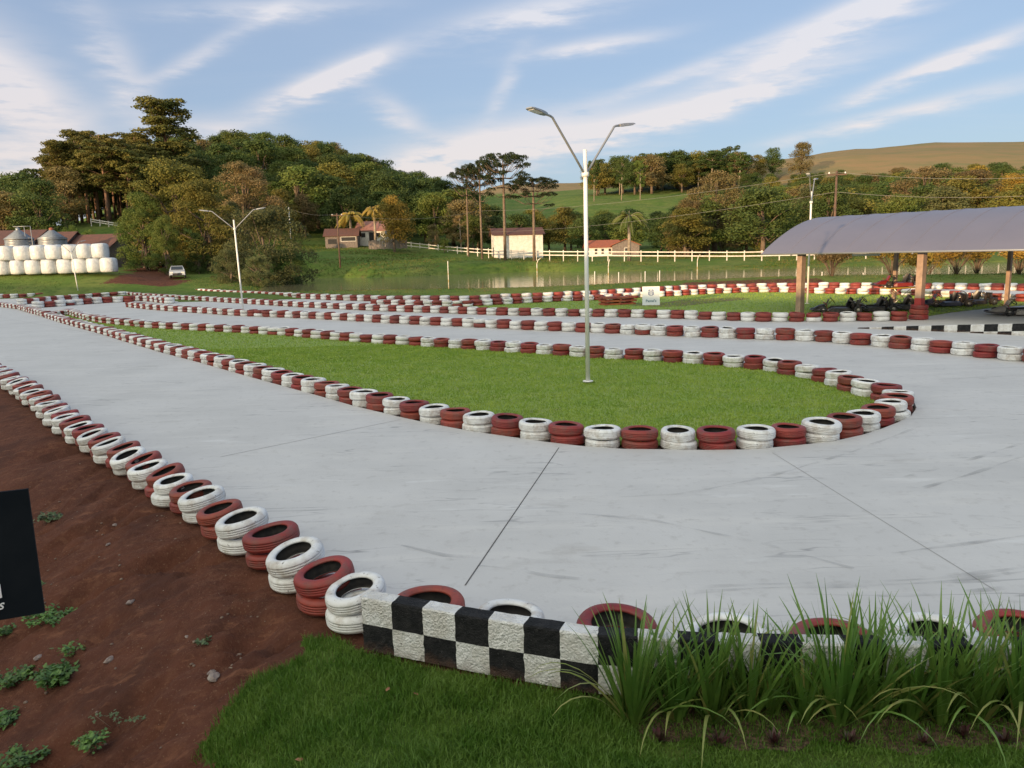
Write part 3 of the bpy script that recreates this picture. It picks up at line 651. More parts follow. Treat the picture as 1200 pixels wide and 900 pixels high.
# ------------------------------------------------------------------ lamps
def lamp(px, pyb, pyt, Y, H, arm, ang, lean, label, arm_up=.90, rad=.055):
    b = P(px, pyb, 0)+Vector((0, 0, -.05 if px == 689 else 0))
    root = empty('street_lamp', (b.x, b.y, 0), rot=(0, lean, ang)); tag(root, label, 'street lamp', 'twin armed lamps along the track')
    mb = MB(); mb.tube([(0, 0, 0), (0, 0, H)], [rad, rad*.86], 14); mb.lathe([(0, 0), (.13, 0), (.13, .02), (.06, .03)], 14); mb.build('pole', MAT['pole_white'], root)
    mb = MB(); mb.lathe([(rad+.004, H-.62), (rad+.03, H-.62), (rad+.03, H-.52), (rad+.004, H-.52)], 14, close=True); mb.build('collar', MAT['pole_white'], root)
    for s in (-1, 1):
        a = MB(); x1 = arm*.93*s
        pts = [(s*.04, 0, H-.55), (s*.30*arm, 0, H-.55+arm_up*.40), (x1*.93, 0, H-.55+arm_up*1.22), (x1*.985, 0, H-.55+arm_up*1.30), (x1*1.06, 0, H-.55+arm_up*1.335), (x1*1.16, 0, H-.55+arm_up*1.35)]
        a.tube(pts, .027, 8); am = a.build('arm', MAT['galv'] if H > 6 or True else MAT['pole_white'], root)
        h = MB(); zc = H-.55+arm_up*1.36; M_ = Matrix.Rotation(-s*R_(9), 3, 'Y')
        c0 = Vector((x1*1.16+s*.27, 0, zc+.03))
        vs = []; 
        for t_, wd, hh in ((-.27, .06, .035), (-.17, .09, .045), (.0, .12, .04), (.22, .13, .028), (.30, .10, .016)):
            for (yy, zz) in ((-wd, -hh*.5), (-wd*.7, hh), (wd*.7, hh), (wd, -hh*.5)): vs.append(c0+M_ @ Vector((s*t_, yy, zz)))
        fs = [(i*4+k, i*4+(k+1) % 4, (i+1)*4+(k+1) % 4, (i+1)*4+k) for i in range(4) for k in range(4)]+[(0, 1, 2, 3), (16, 17, 18, 19)]
        h.add(vs, fs); hd = h.build('lamp_head', MAT['galv'], root)
        l = MB(); l.box(c0+M_ @ Vector((s*.08, 0, -.022)), (.30, .16, .012), M=M_); l.build('lens', MAT['lens'], hd)
    return root
lamp(689, 447, 176, 0, 5.58, 1.24, R_(45), R_(-.3), 'white lamp post with two grey arms standing on the central lawn')
lamp(285, 364, 256, 0, 5.75, 1.35, R_(8), R_(-1.2), 'white lamp post with two wide arms before the big leafy trees at left', .85)
lamp(92.5, 346.5, 283, 0, 5.0, 1.1, R_(60), R_(-3.5), 'thin leaning white lamp post in front of the white wrapped bales', .8)
lamp(946, 356, 221, 0, 6.1, 1.15, R_(62), R_(0), 'white lamp post rising behind the arched pavilion roof', .95)

# ------------------------------------------------------------------ pavilion
ax_ = Vector((.566, -.824, 0)); nn = Vector((.824, .566, 0)); post1 = P(937, 367.5, 0)
post2 = Vector((PAVP2.x, PAVP2.y, 0)); ax_ = (post2-post1).normalized(); nn = Vector((-ax_.y, ax_.x, 0)); nn = nn if nn.x > 0 else -nn
pav = empty('pavilion', post1); tag(pav, 'open pavilion with arched grey sheet roof on square posts over parked karts', 'pavilion')
def pv(a, n_, z): return ax_*a+nn*n_+Vector((0, 0, z))
EZ, AW, AR = 2.86, 11.0, 1.78
def arch(f): # f 0..1 across
    return math.sin(math.pi*f)**.9*AR
mb = MB(); na, nf = 22, 28; A0, A1 = -1.6, 18.0
for lay, dz in ((0, 0.0), (1, -.03)):
    b = len(mb.v)
    for i in range(na*6+1):
        a = A0+(A1-A0)*i/(na*6); rib = 0
        seam = 0
        for j in range(nf+1):
            f = j/nf; p = pv(a, -.9+AW*f, EZ+arch(f)+dz+(seam if lay == 0 else 0)); mb.v.append(tuple(p))
    for i in range(na*6):
        for j in range(nf):
            q = b+i*(nf+1)+j; mb.f.append((q, q+nf+1, q+nf+2, q+1) if lay else (q, q+1, q+nf+2, q+nf+1)); mb.m.append(0); mb.sm.append(lay == 1 or True)
rf_ = mb.build('roof', [MAT['roof_sheet']], pav)
mb = MB()
for k in range(1, 15):
    a = A0+k*1.4; vs = []
    for j in range(nf+1):
        f = j/nf; vs += [pv(a-.035, -.9+AW*f, EZ+arch(f)+.002), pv(a, -.9+AW*f, EZ+arch(f)+.026), pv(a+.035, -.9+AW*f, EZ+arch(f)+.002)]
    mb.add(vs, [q for j in range(nf) for q in ((3*j, 3*j+1, 3*j+4, 3*j+3), (3*j+1, 3*j+2, 3*j+5, 3*j+4))])
mb.build('sheet_seams', [MAT['roof_sheet']], rf_)
mb = MB()
for f_ in (0.0, 1.0):
    p, q = pv(A0, -.9+AW*f_, EZ-.02), pv(A1, -.9+AW*f_, EZ-.02); mb.tube([p, q], .045, 6)
mb.build('eave_tube', MAT['galv'], rf_)
for a in (0.0, (post2-post1).length, 17.4):
    for side, nv in (('near', 0.0), ('far', AW-1.9)):
        if a > 12 and side == 'far': continue
        mb = MB(); wdt = .34 if side == 'near' else .22
        mb.box(pv(a, nv, EZ/2+.06), (wdt*.75, wdt, EZ+.10), rz=math.atan2(ax_.y, ax_.x)); po = mb.build('post', MAT['timber'], pav)
        if side == 'near' and a > 1:
            mb = MB(); mb.box(pv(a, nv, .46), (wdt*.75+.01, wdt+.01, .9), rz=math.atan2(ax_.y, ax_.x)); mb.build('painted_base', MAT['redpaint'], po)
    mb = MB(); mb.tube([pv(a, -.7, EZ+.02), pv(a, AW-1.1, EZ+.02)], .035, 6)
    mb.tube([pv(a, -.9+AW*f, EZ+arch(f)-.09) for f in [k/14 for k in range(15)]], .04, 6)
    for k in range(1, 10):
        f = k/10; mb.tube([pv(a, -.9+AW*f, EZ+.02), pv(a, -.9+AW*(f+(.03 if k % 2 else -.03)), EZ+min(arch(f), arch(f+(.03 if k % 2 else -.03)))-.12)], .02, 5)
    mb.build('truss', MAT['galv'], pav)
mb = MB()
for f in (.03, .2, .35, .5, .65, .8, .97): mb.tube([pv(A0+.05, -.9+AW*f, EZ+arch(f)-.055), pv(A1-.05, -.9+AW*f, EZ+arch(f)-.055)], .025, 5)
mb.build('purlins', MAT['galv'], pav)
mb = MB(); mb.box(pv(1.8, 2.5, EZ-.16), (1.3, .16, .10), rz=math.atan2(ax_.y, ax_.x)); mb.build('light_fitting', MAT['pole_white'], pav)

# ------------------------------------------------------------------ karts
M_black = mat('kart_black', (.02, .02, .022), .4, col2=(.06, .05, .05), scale=9); M_redk = mat('kart_red', (.22, .025, .025), .4); M_seat = mat('kart_seat', (.025, .025, .028), .35)
M_chrome = mat('kart_steel', (.45, .42, .38), .3, metal=.8); M_grey = mat('kart_tray', (.30, .28, .26), .6); M_yel = mat('kart_yellow', (.45, .30, .06), .4); M_blue = mat('kart_blue', (.03, .035, .07), .4)
def make_kart(body, label, loc, rz, z=0, sc=1.22):
    root = empty('kart', (loc.x, loc.y, z), rz); root.scale = (sc, sc, sc); tag(root, label, 'kart', 'karts parked by the pavilion')
    mb = MB()
    for y in (-.28, .28): mb.tube([(-.85, y, .12), (-.3, y*1.2, .10), (.35, y*1.1, .10), (.85, y*.8, .12)], .022, 7)
    for x in (-.75, -.2, .25, .75): mb.tube([(x, -.32, .11), (x, .32, .11)], .02, 6)
    mb.tube([(-.62, -.6, .14), (-.62, .6, .14)], .02, 8); mb.tube([(.62, -.52, .13), (.62, .52, .13)], .016, 8); mb.build('frame', M_chrome, root)
    mb = MB(); mb.box((.3, 0, .085), (1.0, .52, .012)); mb.build('floor_tray', M_grey, root)
    for (x, y, r, wd) in ((-.62, .58, .145, .2), (-.62, -.58, .145, .2), (.62, .52, .13, .13), (.62, -.52, .13, .13)):
        mb = MB(); pr = [(r*.5, -wd/2), (r*.9, -wd/2), (r, -wd/2+.02), (r, wd/2-.02), (r*.9, wd/2), (r*.5, wd/2)]
        t = MB(); t.lathe(pr, 16, close=True); t.v = [(x+a, y+c, r+b) for a, b, c in t.v]; wh = t.build('wheel', MAT['rubber'], root)
        t = MB(); t.lathe([(0, -wd*.3), (r*.5, -wd*.42), (r*.5, wd*.42), (0, wd*.3)], 12); t.v = [(x+a, y+c, r+b) for a, b, c in t.v]; t.build('rim', M_chrome, wh)
    mb = MB(); vs = []; n = 9
    for i, (x, z_, wd, dp) in enumerate(((.12, .13, .17, .03), (-.02, .10, .20, .07), (-.2, .11, .21, .10), (-.33, .22, .20, .12), (-.42, .40, .17, .12), (-.47, .53, .13, .08))):
        for k in range(n):
            f = k/(n-1)*2-1; vs.append((x+(.05 if i > 2 else 0)*abs(f)**3*2, f*wd, z_+abs(f)**3*dp))
    mb.add(vs, [(i*n+k, i*n+k+1, (i+1)*n+k+1, (i+1)*n+k) for i in range(5) for k in range(n-1)], smooth=True)
    mb.add([(a-.012, b, c-.012) for a, b, c in vs], [(i*n+k, (i+1)*n+k, (i+1)*n+k+1, i*n+k+1) for i in range(5) for k in range(n-1)], smooth=True); mb.build('seat', M_seat, root)
    mb = MB(); mb.tube([(.62, 0, .12), (.30, 0, .46)], .014, 6)
    cc = Vector((.28, 0, .48)); tilt = Matrix.Rotation(R_(-48), 3, 'Y')
    mb.tube([cc+tilt @ Vector((.14*math.cos(a), .16*math.sin(a), 0)) for a in [k*math.pi/8 for k in range(17)]], .015, 6, caps=False)
    mb.tube([cc+tilt @ Vector((0, -.15, 0)), cc+tilt @ Vector((0, .15, 0))], .01, 5); mb.build('steering_wheel', M_black, root)
    mb = MB()   # nose cone and front bumper
    vs = []
    for x, wd, h in ((.55, .12, .34), (.78, .20, .30), (.95, .30, .2), (1.02, .34, .12)):
        vs += [(x, -wd, .07), (x, -wd*.9, h*.8), (x, 0, h), (x, wd*.9, h*.8), (x, wd, .07)]
    mb.add(vs, [(i*5+k, i*5+k+1, (i+1)*5+k+1, (i+1)*5+k) for i in range(3) for k in range(4)], smooth=True); mb.add([vs[15], vs[16], vs[17], vs[18], vs[19]], [(0, 1, 2, 3, 4)])
    mb.build('nose_cone', body, root)
    for s in (-1, 1):
        mb = MB(); vs = []
        for x, wd, h in ((-.40, .04, .12), (-.32, .09, .24), (.30, .09, .24), (.42, .04, .14)):
            vs += [(x, s*(.50-wd), .06), (x, s*(.50-wd), h), (x, s*(.52+wd), h*.85), (x, s*(.52+wd), .06)]
        mb.add(vs, [(i*4+k, i*4+(k+1) % 4, (i+1)*4+(k+1) % 4, (i+1)*4+k) for i in range(3) for k in range(4)]+[(0, 1, 2, 3), (12, 13, 14, 15)]); mb.build('side_pod', body if s > 0 else M_black, root)
    mb = MB(); mb.tube([(.5, -.66, .13), (.95, -.60, .13), (1.08, -.3, .13), (1.08, .3, .13), (.95, .6, .13), (.5, .66, .13)], .025, 7); mb.tube([(-.80, -.68, .17), (-.92, -.5, .17), (-.92, .5, .17), (-.80, .68, .17)], .032, 7); mb.tube([(-.80, -.5, .26), (-.92, -.4, .26), (-.92, .4, .26), (-.80, .5, .26)], .022, 7)
    mb.build('bumper', M_black, root)
    mb = MB(); mb.box((-.5, -.34, .27), (.26, .22, .2)); mb.box((-.5, -.34, .40), (.16, .18, .07)); mb.tube([(-.5, -.22, .33), (-.62, -.1, .36), (-.85, -.12, .3)], .04, 8); mb.lathe([(0, 0), (.07, 0), (.07, .12), (0, .12)], 12, c=(-.36, -.34, .36)); mb.build('engine', M_chrome, root)
    mb = MB(); mb.tube([(-.45, .34, .15), (-.45, .34, .42), (-.30, .36, .52)], .05, 8); mb.box((-.62, .30, .38), (.10, .28, .26)); mb.build('radiator', M_black, root)
    mb = MB(); mb.tube([(.45, -.25, .12), (.52, -.2, .34), (.62, -.2, .40)], .014, 5); mb.tube([(.45, .25, .12), (.52, .2, .34), (.62, .2, .40)], .014, 5); mb.build('pedals', M_redk, root)
    mb = MB(); mb.box((.47, 0, .40), (.05, .22, .26), M=Matrix.Rotation(R_(-25), 3, 'Y')); mb.build('number_panel', body, root)
    return root
kz = 0
def K(px, py): return P(px, py, 0)
make_kart(M_black, 'small dark kart at the left end of the karts under the pavilion', K(984, 366), R_(160))
make_kart(M_black, 'kart with red parts parked next right of the small dark kart', K(1021, 365), R_(172))
make_kart(M_black, 'dark kart parked closest to the left of the red tyre stack', K(1052, 363), R_(165))
make_kart(M_blue, 'dark and blue kart parked on the grass right of the pavilion post', K(1108, 359), R_(175))
make_kart(M_black, 'kart with black parts on the grass, second right of the post', K(1136, 357), R_(185))
make_kart(M_grey, 'kart with pale tray cut off by the right edge of the picture', K(1196, 369), R_(172))
sb = K(1052, 356); st = empty('kart_stand', (sb.x, sb.y, 0), R_(10)); tag(st, 'steel stand with crossed legs holding a kart up behind the post', 'kart stand')
mb = MB()
for y in (-.3, .3): mb.tube([(-.5, y, 0), (.5, y, .82)], .022, 6); mb.tube([(.5, y, 0), (-.5, y, .82)], .022, 6)
mb.build('crossed_legs', M_chrome, st)
mb = MB()
for y in (-.3, .3): mb.tube([(-.9, y, .84), (.9, y, .84)], .025, 6)
for x in (-.8, 0, .8): mb.tube([(x, -.32, .84), (x, .32, .84)], .02, 6)
mb.box((0, 0, .875), (1.7, .7, .03)); mb.build('top_frame', M_yel, st)
make_kart(M_redk, 'red kart lifted on the steel stand behind the pavilion post', sb, R_(175), .89)

# ------------------------------------------------------------------ lawn sign and boards
def text_mesh(body, size, m, name='lettering', depth=.002, bold=0.0, shear=0):
    c = bpy.data.curves.new('t', 'FONT'); c.body = body; c.size = size; c.extrude = depth; c.offset = bold; c.shear = shear; c.align_x = 'CENTER'; c.resolution_u = 3
    o = bpy.data.objects.new('t', c); C.objects.link(o); dg = bpy.context.evaluated_depsgraph_get(); me = bpy.data.meshes.new_from_object(o.evaluated_get(dg)); C.objects.unlink(o); bpy.data.objects.remove(o)
    me.materials.clear(); me.materials.append(m); me.name = name; return me
M_sign = mat('sign_white', (.62, .68, .70), .5); M_navy = mat('sign_navy', (.03, .07, .22), .5); M_teal = mat('sign_teal', (.03, .12, .16), .5)
sp_ = P(763, 358, 0); sr = empty('lawn_sign', (sp_.x, sp_.y, 0), rot=(R_(-10), 0, R_(-6))); tag(sr, 'white board sign with a navy crest propped on the far lawn', 'sign')
mb = MB(); mb.box((0, 0, .56), (1.0, .03, 1.10)); mb.build('board', M_sign, sr)
mb = MB()
for s in (-1, 1): mb.tube([(s*.42, .02, .02), (s*.42, .42, -.05), (s*.42, .03, .9)], .015, 5)
mb.build('prop_frame', MAT['galv'], sr)
def flat(mb, pts, y=-.019, c=(0, 0)): mb.add([(c[0]+a, y, c[1]+b) for a, b in pts], [tuple(range(len(pts)))])
mb = MB()   # crest: shield halves and crown strokes
for s in (-1, 1):
    flat(mb, [(s*.02, .03+.0), (s*.16, .12), (s*.17, .30), (s*.13, .30), (s*.125, .15), (s*.02, .08)], c=(0, .52))
    flat(mb, [(s*.02, .12), (s*.10, .18), (s*.10, .32), (s*.07, .32), (s*.065, .20), (s*.02, .165)], c=(0, .52))
    flat(mb, [(s*.02, .21), (s*.05, .23), (s*.05, .37), (s*.02, .34)], c=(0, .52))
    flat(mb, [(s*.03, .36), (s*.15, .33), (s*.16, .38), (s*.06, .42)], c=(0, .52))
flat(mb, [(-.015, .40), (.015, .40), (.015, .47), (-.015, .47)], c=(0, .52)); mb.build('crest', M_navy, sr)
t = obj('lettering', text_mesh("Pastel's", .21, M_teal, bold=.004), sr); t.location = (0, -.018, .20); t.rotation_euler = (R_(90), 0, 0)
M_board = mat('orange_board', (.42, .12, .035), .7, col2=(.30, .06, .035), scale=3); M_board2 = mat('dark_red_board', (.22, .04, .03), .6, col2=(.28, .09, .05), scale=3)
bp_ = P(726, 357.5, 0)
for k in range(3):
    mb = MB(); L_ = [2.0, 2.05, 1.9][k]
    for j in range(4): mb.box((0, .0+j*.26, .06), (L_, .22, .10))
    for x in (-.8, 0, .8): mb.box((x, .4, .135), (.1, 1.0, .05))
    o = mb.build('wooden_pallet', [M_board if k < 2 else M_board2], loc=(bp_.x+[0, .05, -.05][k], bp_.y, .015+k*.18), rot=(0, 0, R_([14, 17, 12][k])))
    tag(o, ['bottom', 'middle', 'top'][k]+' orange and red wooden pallet of the pile on the far lawn', 'pallet', 'pallets piled on the far lawn')

# black sign, left foreground
pa = Q(33, 572.5, 2.7); pb = Q(42, 717.5, 2.7); hgt = pa.z-pb.z
sg = empty('black_sign', (pa.x, pa.y, pb.z), R_(22)); tag(sg, 'black sign board with white letters cut off by the left edge', 'sign')
mb = MB(); mb.box((-.55, 0, hgt/2), (1.1, .012, hgt)); mb.build('panel', MAT['black'], sg)
gz = float(T(np.array([pa.x-.6]), np.array([pa.y-.2]))[0])
for x in (-.35, -.95):
    mb = MB(); mb.box((x, .03, (hgt+gz-pb.z-.1)/2), (.04, .04, hgt-gz+pb.z+.1)); mb.build('post', MAT['galv'], sg)
t = obj('lettering', text_mesh("M", .070, MAT['letter'], bold=.002), sg); t.location = (-.150, -.0068, .088); t.rotation_euler = (R_(90), 0, 0)
t = obj('lettering', text_mesh("S", .034, MAT['letter'], shear=.3, bold=.0006), sg); t.location = (-.134, -.0068, .042); t.rotation_euler = (R_(90), 0, 0)

# ------------------------------------------------------------------ buildings and farm things
def mplain(n, c, c2, sc=2, r=.8): return mat(n, c, r, col2=c2, scale=sc)
M_wallw = mplain('lime_wall', (.76, .75, .72), (.64, .62, .57)); M_tile = mplain('clay_tile', (.13, .055, .04), (.09, .045, .035), 3); M_tile2 = mplain('orange_tile', (.34, .10, .05), (.24, .08, .045), 3); M_pink = mplain('faded_tile', (.34, .17, .14), (.26, .13, .11), 3)
M_dark = mplain('dark_opening', (.02, .02, .022), (.03, .03, .03)); M_wood = mplain('grey_boards', (.20, .17, .15), (.13, .11, .10), 4); M_silo = mat('silo_steel', (.30, .32, .33), .45, metal=.6, col2=(.22, .23, .24), scale=2)
def gable(name, X, Y, z, w_, d_, h, rh, rz, wallm, roofm, label, cat, wins=(), over=.35, ridge='x', group=None):
    root = empty(name, (X, Y, z), rz); tag(root, label, cat, group)
    mb = MB(); a, b = w_/2, d_/2
    if ridge == 'x':
        mb.add([(-a, -b, -1), (a, -b, -1), (a, b, -1), (-a, b, -1), (-a, -b, h), (a, -b, h), (a, b, h), (-a, b, h), (-a, 0, h+rh), (a, 0, h+rh)], [(0, 1, 5, 4), (2, 3, 7, 6), (1, 2, 6, 9, 5), (3, 0, 4, 8, 7)])
    else:
        mb.add([(-a, -b, -1), (a, -b, -1), (a, b, -1), (-a, b, -1), (-a, -b, h), (a, -b, h), (a, b, h), (-a, b, h), (0, -b, h+rh), (0, b, h+rh)], [(0, 1, 5, 8, 4), (2, 3, 7, 9, 6), (1, 2, 6, 5), (3, 0, 4, 7)])
    mb.build('wall', wallm, root)
    mb = MB(); t = .12; o = over
    if ridge == 'x': s_ = rh/b; A, B = a+o, b+o; lo = h-s_*o; R4 = [(-A, -B, lo), (A, -B, lo), (A, 0, h+rh), (-A, 0, h+rh), (-A, B, lo), (A, B, lo)]
    else: s_ = rh/a; A, B = a+o, b+o; lo = h-s_*o; R4 = [(-A, -B, lo), (-A, B, lo), (0, B, h+rh), (0, -B, h+rh), (A, -B, lo), (A, B, lo)]
    up = [(x, y, q+t) for x, y, q in R4]; dn = [(x, y, q+.01) for x, y, q in R4]
    mb.add(up+dn, [(0, 1, 2, 3), (3, 2, 5, 4), (6, 9, 8, 7), (9, 10, 11, 8), (0, 6, 7, 1), (4, 5, 11, 10), (0, 3, 9, 6), (3, 4, 10, 9), (1, 7, 8, 2), (2, 8, 11, 5)]); mb.build('roof', roofm, root)
    for (face, u_, zc, ww, wh, kind) in wins:
        mb = MB(); fr = MB()
        for bb, mm, e, th in ((fr, 0, .08, .06), (mb, 0, 0, .09)):
            if face == 'f': bb.box((u_, -b, zc), (ww+2*e, th, wh+2*e))
            elif face == 'l': bb.box((-a, u_, zc), (th, ww+2*e, wh+2*e))
            else: bb.box((a, u_, zc), (th, ww+2*e, wh+2*e))
        fo = fr.build(kind, M_wallw if kind == 'window' else M_wood, root); mb.build('pane' if kind == 'window' else 'leaf', M_dark, fo)
    return root
def gx(px, Y): return (px-600)/900*Y*.99
def zt(X, Y): return float(T(np.array([X]), np.array([Y]))[0])
def at_(px, Y): X = Q(px, 300, Y).x; return X, Y, zt(X, Y)
X, Y, z = at_(606, 138); b_ = Q(606, 305, 138).z
gable('white_shed', X, Y+2, b_, 8.6, 6, 4.5, 1.1, R_(6), M_wallw, M_tile, 'tall white windowless shed with brown tiled roof behind the tall umbrella pines', 'shed', [('l', -1, 1.4, 1.2, 1.8, 'door')], over=.4)
X, Y, z = at_(722, 140); b_ = Q(722, 300, 140).z
gable('farm_shed', X+2, Y+2, b_, 4.8, 6, 1.9, 1.0, R_(-8), M_wood, M_tile2, 'grey board shed beside the red roofed hut at the fence', 'shed', [('f', .2, 1.1, .7, .5, 'window')], ridge='y')
gable('red_roof_hut', X-2.2, Y+2.5, b_, 5.6, 5, 1.7, 1.1, R_(4), M_wallw, M_tile2, 'low white hut with orange red tiled roof beside the drooping palm', 'hut', [('f', -1.6, .9, .45, .9, 'window'), ('f', -.4, .9, .45, .9, 'window'), ('f', .9, .9, .45, .9, 'window')])
X, Y, z = at_(403, 146); b_ = Q(403, 287, 146).z
gable('open_barn', X, Y, b_, 5.8, 5, 1.7, 1.2, R_(5), M_wood, M_tile, 'small open sided wooden barn with brown roof on the green slope', 'barn', [('f', 1.3, 1.0, 2.6, .7, 'window'), ('f', -1.6, .6, 1.6, .9, 'door')])
X, Y, z = at_(440, 152); b_ = Q(440, 285, 152).z
gable('farm_house', X, Y, b_, 5.6, 6, 2.4, 1.7, R_(-4), M_wallw, M_pink, 'white farmhouse with faded pink roof beside the yellow palms', 'house', [('f', -1.4, 1.5, .8, .8, 'window'), ('f', 1.5, 1.5, .7, .8, 'window'), ('f', .2, 1.0, .9, 1.9, 'door')])
X, Y, z = at_(455, 141); b_ = Q(455, 291, 141).z
mb = MB()
for k in range(14): mb.box((-3.2+k*.5, 0, .7), (.46, .05, 1.5+.1*(k % 3)))
o = mb.build('board_fence', M_wood, loc=(X, Y, b_)); tag(o, 'weathered grey board fence below the farmhouse', 'fence')
# left: barns, silos, bales
for (px, w_, d_, top, bas, lab, rz) in ((2, 9, 9, 270, 292, 'barn with rust coloured roof at the far left edge', 4), (52, 6, 7, 272, 292, 'barn with rust coloured roof between the two silos', 0), (98, 9, 7, 275, 296, 'long barn with dark rusty roof to the right of the silos', -8)):
    X, Y, z = at_(px, 108); zt_ = Q(px, top, 108).z
    gable('barn', X, Y+3, z, w_, d_, zt_-z-1.9, 1.9, R_(rz), M_wood, M_tile, lab, 'barn', [('f', 0, 1, 2, 2, 'door')], group='rusty roofed barns behind the bales')
for (px, lab) in ((25, 'grey metal silo with cone roof and ladder frame, the left one'), (64, 'grey metal silo with cone roof and cap, the right one')):
    X, Y, z = at_(px, 100); eav = Q(px, 280, 100).z; tp = Q(px, 268.5, 100).z
    root = empty('silo', (X, Y, z)); tag(root, lab, 'silo', 'grey silos behind the bales')
    mb = MB(); pr = []
    zz = 0
    while zz < eav-z: pr += [(1.62, zz), (1.65, zz+.1), (1.62, zz+.2)]; zz += .2
    mb.lathe(pr, 28); mb.build('tank', M_silo, root)
    mb = MB(); mb.lathe([(1.74, eav-z-.05), (1.74, eav-z), (.25, tp-z-.1)], 18); mb.build('cone_roof', M_silo, root)
    mb = MB(); mb.lathe([(.27, tp-z-.12), (.27, tp-z+.12), (0, tp-z+.25)], 10); mb.build('cap', M_tile2 if px > 50 else M_silo, root)
    if px < 50:
        mb = MB()
        for dx in (1.2, 2.0): mb.tube([(dx, -.6, 0), (dx, -.6, tp-z+.3)], .05, 5)
        for k in range(10): mb.tube([(1.2, -.6, .4+k*.4), (2.0, -.6, .4+k*.4)], .03, 4)
        mb.tube([(-.2, -.6, tp-z+.3), (2, -.6, tp-z+.3)], .05, 5); mb.build('ladder_frame', MAT['galv'], root)
M_bale = mat('bale_wrap', (.60, .63, .65), .4, col2=(.48, .51, .54), scale=2.5, bump=.04, bscale=4, rand=.04)
def bale_mesh(seed):
    r = random.Random(seed); mb = MB(); pr = [(0, 0), (.62, .0), (.80, .04), (.88, .14), (.91, .5), (.92, .85), (.90, 1.3), (.84, 1.5), (.70, 1.58), (.3, 1.60), (0, 1.6)]
    mb.lathe(pr, 24); a = r.uniform(0, 6); mb.v = [(x*(1+.03*math.sin(3*math.atan2(y, x)+a)+.03*math.sin(z*3+a)), y*(1+.03*math.sin(3*math.atan2(y, x)+a)), z*(1+.02*math.sin(2*math.atan2(y, x)+a))) for x, y, z in mb.v]
    return mb.mesh('bale', M_bale)
BM = [bale_mesh(i) for i in range(4)]
nb = 0
bx0 = [P(3, 321, 2.3).y*0+88]
zb = zt(Q(60, 320, 88).x, 88.)
for lay, xs in ((0, [-32, -13.5, 4, 21.5, 39.5, 58, 77, 94.5, 111.5, 128]), (1, [-26, -8, 10, 28.5, 47.5, 66, 84.5, 102, 119])):
    for k, px in enumerate(xs):
        Yb = 88-k*.12; X = Q(px, 310, Yb).x; gz_ = zb
        o = bpy.data.objects.new('wrapped_bale', BM[(k*3+lay) % 4]); C.objects.link(o); o.location = (X, Yb+rng.uniform(-.1, .1), gz_-.02+lay*1.575+rng.uniform(-.02, .02)); o.rotation_euler = (0, 0, rng.uniform(0, 6))
        n_ = len(xs)-k; tag(o, 'white plastic wrapped bale, '+ordinal(n_)+' from the right in the '+('lower' if lay == 0 else 'upper')+' layer', 'bale', 'white wrapped bales stacked at left')

# vehicles
M_car = mat('silver_paint', (.55, .57, .58), .3, metal=.3); M_glass = mat('car_glass', (.03, .04, .05), .08); M_carred = mat('dark_red_paint', (.16, .02, .02), .3); M_light = mat('headlamp', (.8, .8, .78), .2)
def car(loc, rz, paint, label, name='parked_car'):
    root = empty(name, loc, rz); tag(root, label, 'car')
    prof = [(-2.05, .35), (-2.1, .62), (-2.0, .86), (-1.45, .95), (-.95, 1.38), (-.3, 1.46), (.45, 1.40), (1.05, .98), (1.75, .84), (2.02, .66), (2.05, .35)]
    mb = MB(); vs = []
    for s, inset in ((-1, 1.0), (1, 1.0)):
        for x, z in prof: vs.append((x, s*(.84-(.20*max(0, z-.9)/.5)), z))
    n = len(prof); mb.add(vs, [tuple(range(n))[::-1], tuple(range(n, 2*n))]+[(i, i+1, n+i+1, n+i) for i in range(n-1)]+[(n-1, 0, n, 2*n-1)]); mb.build('body', paint, root)
    mb = MB(); mb.add([(1.02, -.66, .99), (1.02, .66, .99), (.50, .60, 1.37), (.50, -.60, 1.37)], [(0, 1, 2, 3)]); mb.v = [(x+.02, y, z+.012) for x, y, z in mb.v]; mb.build('windscreen', M_glass, root)
    for s in (-1, 1):
        mb = MB(); mb.add([(.85, s*.85, .98), (-1.2, s*.85, .98), (-.85, s*.70, 1.33), (.40, s*.70, 1.33)], [(0, 1, 2, 3)]); mb.v = [(x, y+s*.005, z) for x, y, z in mb.v]; mb.build('side_window', M_glass, root)
        mb = MB(); mb.box((1.94, s*.60, .70), (.18, .36, .14)); mb.build('headlight', M_light, root)
    mb = MB(); mb.box((2.04, 0, .52), (.05, 1.0, .2)); mb.build('grille', M_black, root)
    mb = MB(); mb.box((2.05, 0, .38), (.06, 1.5, .1)); mb.build('bumper', M_black, root)
    for x in (-1.25, 1.3):
        for s in (-1, 1):
            t = MB(); t.lathe([(0, -.1), (.2, -.11), (.31, -.1), (.33, -.06), (.33, .06), (.31, .1), (.2, .11), (0, .1)], 18); t.v = [(x+a, s*.80+c, .33+b) for a, b, c in t.v]; t.build('wheel', MAT['rubber'], root)
    return root
X, Y, z = at_(206, 92); car((X, Y, z), R_(-68), M_car, 'silver car parked on the dirt drive beside the big trees')
X, Y, z = at_(187, 108); car((X, Y, z), R_(-85), M_carred, 'dark red car parked in the shade of the carport')
cp = empty('carport', (X, Y+.5, z), R_(3)); tag(cp, 'dark carport sheltering the dark red car under the trees', 'carport')
for sx in (-1.5, 1.5):
    for sy in (-2.4, 2.4):
        mb = MB(); mb.box((sx, sy, 1.15), (.14, .14, 2.3)); mb.build('post', M_wood, cp)
mb = MB(); mb.box((0, 0, 2.36), (3.6, 5.6, .12)); mb.build('roof', M_wood, cp)
mb = MB(); mb.box((0, 2.5, 1.1), (3.0, .08, 2.2)); mb.build('back_wall', M_dark, cp)

